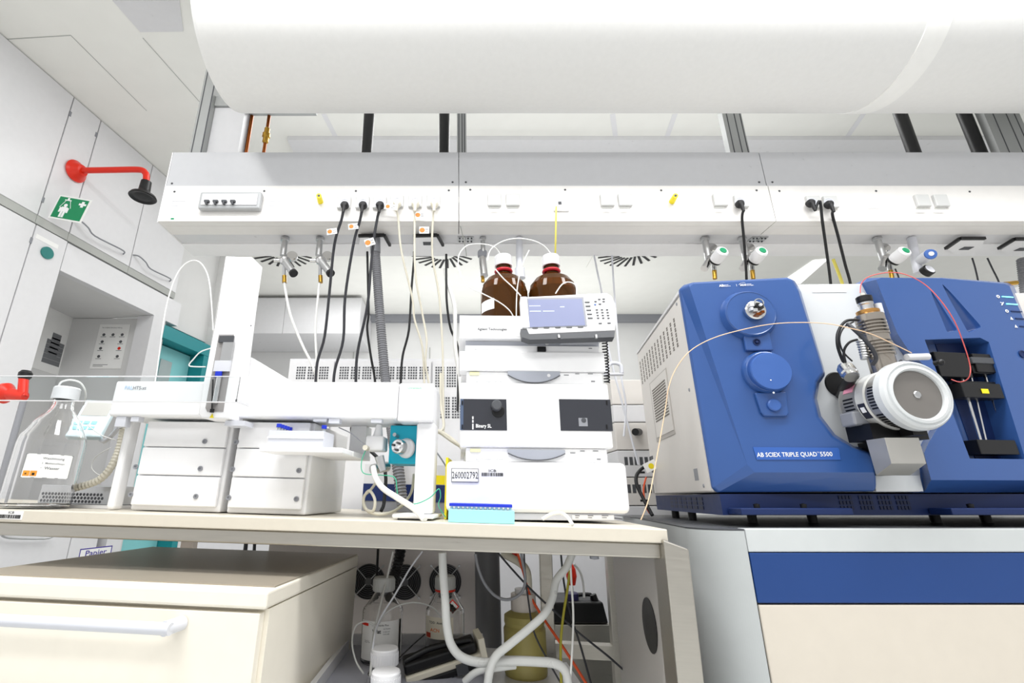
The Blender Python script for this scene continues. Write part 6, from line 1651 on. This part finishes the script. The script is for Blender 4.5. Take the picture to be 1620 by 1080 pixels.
wU('black corrugated hose between the fans under the table', [(634, 868, 1.62), (631, 885, 1.62), (626, 905, 1.6), (620, 922, 1.55), (617, 945, 1.5)], .0175, corrb, 'corrugated_hose', ribs=.006)
wU('thin clear tube from the table frame into the grey capped bottle', [(622, 872, 1.35), (612, 915, 1.35), (600, 965, 1.30), (592, 1000, 1.28), (588, 1040, 1.2), (586, 1070, 1.16)], .0028, tubec, 'thin_tube', 'tube')
wU('grey tube slanting from the table frame to the small white capped bottle', [(668, 872, 1.30), (648, 900, 1.29), (625, 940, 1.28), (606, 970, 1.27), (595, 995, 1.24), (589, 1030, 1.19)], .0022, lav, 'thin_tube', 'tube')
wU('clear tube arching between the two lab bottles', [(600, 985, 1.29), (612, 968, 1.29), (635, 956, 1.3), (660, 953, 1.32), (685, 961, 1.34), (698, 977, 1.35)], .0018, tubec, 'thin_tube', 'tube')
wU('clear tube looping around the left side of the grey capped bottle', [(596, 992, 1.28), (580, 983, 1.28), (563, 990, 1.27), (557, 1015, 1.26), (563, 1045, 1.24), (575, 1065, 1.2)], .002, tubec, 'thin_tube', 'tube')
wU('grey tube hanging in a loop in front of the round column', [(752, 876, 1.3), (757, 900, 1.3), (768, 925, 1.3), (785, 943, 1.3), (805, 948, 1.3), (825, 937, 1.3), (831, 915, 1.3), (826, 885, 1.3), (824, 870, 1.3)], .0035, midgrey, 'grey_tube', 'tube')
wU('orange wire running from the red valve down to the right under the table', [(818, 872, 1.5), (828, 905, 1.5), (838, 940, 1.48), (858, 975, 1.46), (882, 1010, 1.42), (905, 1045, 1.4), (930, 1085, 1.38)], .0036, orng, 'orange_wire', 'wire')
wU('black line crossing the orange wire under the table', [(786, 872, 1.4), (810, 900, 1.4), (838, 930, 1.4), (872, 962, 1.4), (915, 1000, 1.4), (960, 1036, 1.4), (985, 1058, 1.4), (1010, 1080, 1.4)], .0026, greycord, 'black_line', 'cable')
wU('black line dropping steeply right of the milky hose', [(887, 872, 1.45), (892, 920, 1.45), (902, 970, 1.44), (918, 1020, 1.42), (936, 1085, 1.4)], .0028, greycord, 'black_line', 'cable')
wU('olive green wire hanging right of the yellow canister', [(904, 882, 1.3), (898, 930, 1.3), (891, 975, 1.3), (887, 1020, 1.3), (888, 1085, 1.3)], .0032, mat('olive_wire', '#A8A030', .4), 'olive_wire', 'wire')
wU('thin white wire hanging straight right of the olive wire', [(902, 880, 1.2), (904, 920, 1.2), (907, 975, 1.2), (905, 1030, 1.2), (901, 1090, 1.2)], .0024, tubew, 'white_wire', 'wire')
wU('thin dark wire in front of the grey column and canister', [(829, 872, 1.35), (831, 910, 1.35), (836, 950, 1.35), (845, 1000, 1.35), (870, 1050, 1.35), (890, 1085, 1.35)], .0022, greycord, 'black_line', 'cable')
wU('grey tube resting across the tray towards the milky hose', [(735, 1078, 1.13), (755, 1062, 1.12), (785, 1056, 1.12), (815, 1052, 1.13)], .007, tubec, 'thin_tube', 'tube')
wU('thin black cable between the two lab bottles', [(672, 1003, 1.4), (655, 1018, 1.36), (636, 1036, 1.3), (620, 1052, 1.25)], .0016, greycord, 'black_line', 'cable')
wU('two black loops beside the steel rear leg at the lower right', [(990, 1056, 1.5), (1005, 1055, 1.5), (1017, 1064, 1.5), (1026, 1085, 1.5)], .003, rubber, 'black_line', 'cable')
wU('black cord hanging behind the cream pedestal', [(598, 868, 1.7), (597, 890, 1.7), (595, 925, 1.7)], .004, rubber, 'black_line', 'cable')
wU('white tube arching beside the red bulb', [(908, 892, 1.8), (918, 905, 1.8), (923, 925, 1.8), (924, 945, 1.8)], .004, tubew, 'thin_tube', 'tube')
# yellow canister with white cap
Yn = 1.5
c = at(830, 1000, Yn); r = at(863, 1000, Yn).x - c.x; z0 = at(830, 1066, Yn).z
st = Thing('white_stand', 'white stand carrying the yellowish canister under the table', 'stand', W, (c.x + .03, Yn, 0))
st.part('top', MB().box(c.x - .12, c.x + .13, Yn - .09, Yn + .1, z0 - .02, z0 - .0003), white)
st.part('body', MB().box(c.x - .11, c.x + .12, Yn - .08, Yn + .09, 0, z0 - .0203), greyp)
t = Thing('canister', 'yellowish plastic canister with white screw cap under the table', 'canister', W, (c.x, Yn, z0))
zs_a, zc0_, zc1_ = at(830, 985, Yn).z, at(830, 965, Yn).z, at(830, 938, Yn).z
h1_, h2_, h3_ = zs_a - z0, zc0_ - z0, zc1_ - z0
t.part('body', MB().lathe((c.x, Yn, z0), (0, 0, 1), [(0, 0), (r * .97, 0), (r, .006), (r, h1_ - .012), (r * .93, h1_ - .004), (r * .97, h1_ + .004), (r * .95, h1_ + .02), (r * .75, h2_ - .004), (r * .6, h2_), (0, h2_)], 36), olive)
cp = t.part('cap', MB().lathe((c.x, Yn, z0 + h2_), (0, 0, 1), [(r * .6, .0), (r * .62, .004), (r * .6, h3_ - h2_), (0, h3_ - h2_)], 30), mat('cap_cream', '#D9D2CC', .45))
t.part('cap_fitting', MB().cyl((c.x, Yn, z0 + h3_), (c.x, Yn, z0 + h3_ + .012), r * .4, n=20), white, parent=cp)
wU('beige hose rising from the cap of the yellowish canister', [(836, 936, 1.5), (834, 905, 1.5), (822, 890, 1.52), (795, 875, 1.55)], .011, tubeb, 'beige_hose')
# red valve
q = at(815, 880, 1.6); solo('red_valve', 'red valve knob under the table edge above the canister', 'valve', MB().lathe(q, (0, 0, -1), [(0, -.03), (.011, -.025), (.013, 0), (.009, .016), (0, .02)], 16), red, W, tuple(q))
# pump bench at the back
Yq = 1.98
a, b = at(876, 1000, Yq), at(968, 1000, Yq); ztop = at(920, 988, Yq).z
t = Thing('pump_bench', 'stainless steel bench box carrying the black canister', 'bench', W, ((a.x + b.x) / 2, Yq + .15, 0))
t.part('upper_box', MB().box(a.x, b.x, Yq, Yq + .3, at(920, 1023, Yq).z, ztop), steel, bevel=.002)
t.part('lower_box', MB().box(a.x, b.x, Yq + .01, Yq + .3, 0, at(920, 1023, Yq).z - .0005), steel)
z0 = ztop + .0005; zc1 = at(920, 953, Yq).z
t = Thing('black_canister', 'black handled canister standing on the steel bench under the table', 'canister', W, ((a.x + b.x) / 2, Yq + .1, z0))
bb = MB().prism([V((a.x + .003, Yq + .01, z0)), V((b.x - .006, Yq + .01, z0)), V((b.x - .02, Yq + .01, zc1)), V((a.x + .002, Yq + .01, zc1))], (0, .2, 0))
t.part('body', bb, black, bevel=.006)
hx0, hx1 = at(918, 948, Yq).x, at(943, 948, Yq).x
t.part('handle', MB().tube([V((hx0, Yq + .06, zc1 - .004)), V((hx0 + .004, Yq + .06, zc1 + .014)), V((hx1 - .004, Yq + .06, zc1 + .016)), V((hx1, Yq + .06, zc1 - .004))], .007, 10, 4), black)
q = at(906, 953, Yq + .05); t.part('purple_lid', MB().lathe((q.x, Yq + .06, zc1 - .001), (0, 0, 1), [(0, 0), (.026, 0), (.026, .022), (.02, .026), (0, .026)], 24), mat('purple_lid', '#2E2850', .4))
q = at(957, 960, Yq + .0); t.part('spout', MB().cyl(V((q.x - .012, Yq + .04, zc1 - .03)), V((q.x - .03, Yq + .04, zc1 + .02)), .012, n=14), black)
q = at(905, 912, 1.9); t = Thing('red_bulb', 'red bulb hanging above the black canister', 'bulb', W, tuple(q))
t.part('bulb', MB().lathe(at(905, 926, 1.9), (0, 0, 1), [(0, 0), (.012, .002), (.019, .03), (.016, .055), (.006, .075), (0, .076)], 20), red)
t.part('stem', MB().cyl(at(905, 926, 1.9), at(906, 940, 1.98), .004, n=8), tubew)
# white back cupboards closing the view
Yw = 2.5
solo('back_cupboard', 'white cupboard far behind the steel bench under the table', 'cupboard', MB().box(at(790, 900, Yw).x, at(1100, 900, Yw).x, Yw, Yw + .5, 0, CZ - .11), white, W)
solo('floor_box', 'white low cupboard behind the cream pedestal under the table', 'cupboard', MB().box(at(308, 890, 2.6).x, at(450, 890, 2.6).x, 2.6, 3.0, 0, CZ - .15), white, W)
solo('beige_post', 'beige wooden post beside the teal door seen under the table', 'post', MB().box(at(284, 872, 2.9).x, at(303, 872, 2.9).x, 2.9, 2.98, 0, .78), mat('wood_beige', '#9A8F84', .5), W)
p = at(386, 875, 2.2)
solo('stand_leg', 'black folded stand leg under the table behind the cream pedestal', 'stand', MB().tube([V((p.x, p.y, .80)), V((p.x + .01, p.y, .4)), V((p.x + .02, p.y, 0.0))], .009, 8, 3).tube([V((p.x + .03, p.y, .80)), V((p.x + .09, p.y, 0.0))], .007, 8, 1), black, W, (p.x, p.y, 0))
wU('black cable loop under the table left of the fans', [(447, 868, 2.0), (436, 876, 2.0), (440, 887, 1.95), (460, 881, 1.95), (470, 868, 1.95)], .006, black, 'black_line', 'cable')

# ================================================================ LIGHT
def area(x, y, z, sx_, sy_, e, rot=(0, 0, 0), name='ceiling_lamp_light'):
    l = bpy.data.lights.new(name, 'AREA'); l.shape = 'RECTANGLE'; l.size = sx_; l.size_y = sy_; l.energy = e
    o = bpy.data.objects.new(name, l); COL.objects.link(o); o.location = (x, y, z); o.rotation_euler = rot; return o
area(-.6, .35, 2.97, 1.6, .35, 60)
area(1.4, .35, 2.97, 1.6, .35, 60)
area(.2, -1.0, 2.97, 3.5, .5, 60)
area(.3, 2.35, 2.94, 3.5, .3, 30)
area(.3, 4.3, 2.94, 4.0, .3, 38)
area(.6, 2.1, 2.3, 3.4, .25, 7, (math.pi, 0, 0), 'added_uplight')  # added fill above the media bar to brighten the ceiling, no lamp there
area(.4, 4.6, 1.9, 3.5, .6, 24, (math.pi, 0, 0), 'added_uplight')  # added fill shining up to lift the rear ceiling, not a room lamp
w = bpy.data.worlds.new('world'); S.world = w; w.use_nodes = True
bg = w.node_tree.nodes['Background']; bg.inputs[0].default_value = (1, 1, 1, 1); bg.inputs[1].default_value = 1.0
vs_ = S.view_settings; vs_.view_transform = 'Standard'; vs_.look = 'None'; vs_.gamma = 1; vs_.exposure = -.42
S.cycles.use_denoising = True; S.cycles.max_bounces = 10; S.cycles.transmission_bounces = 10; S.cycles.transparent_max_bounces = 12; S.cycles.caustics_reflective = False; S.cycles.caustics_refractive = False
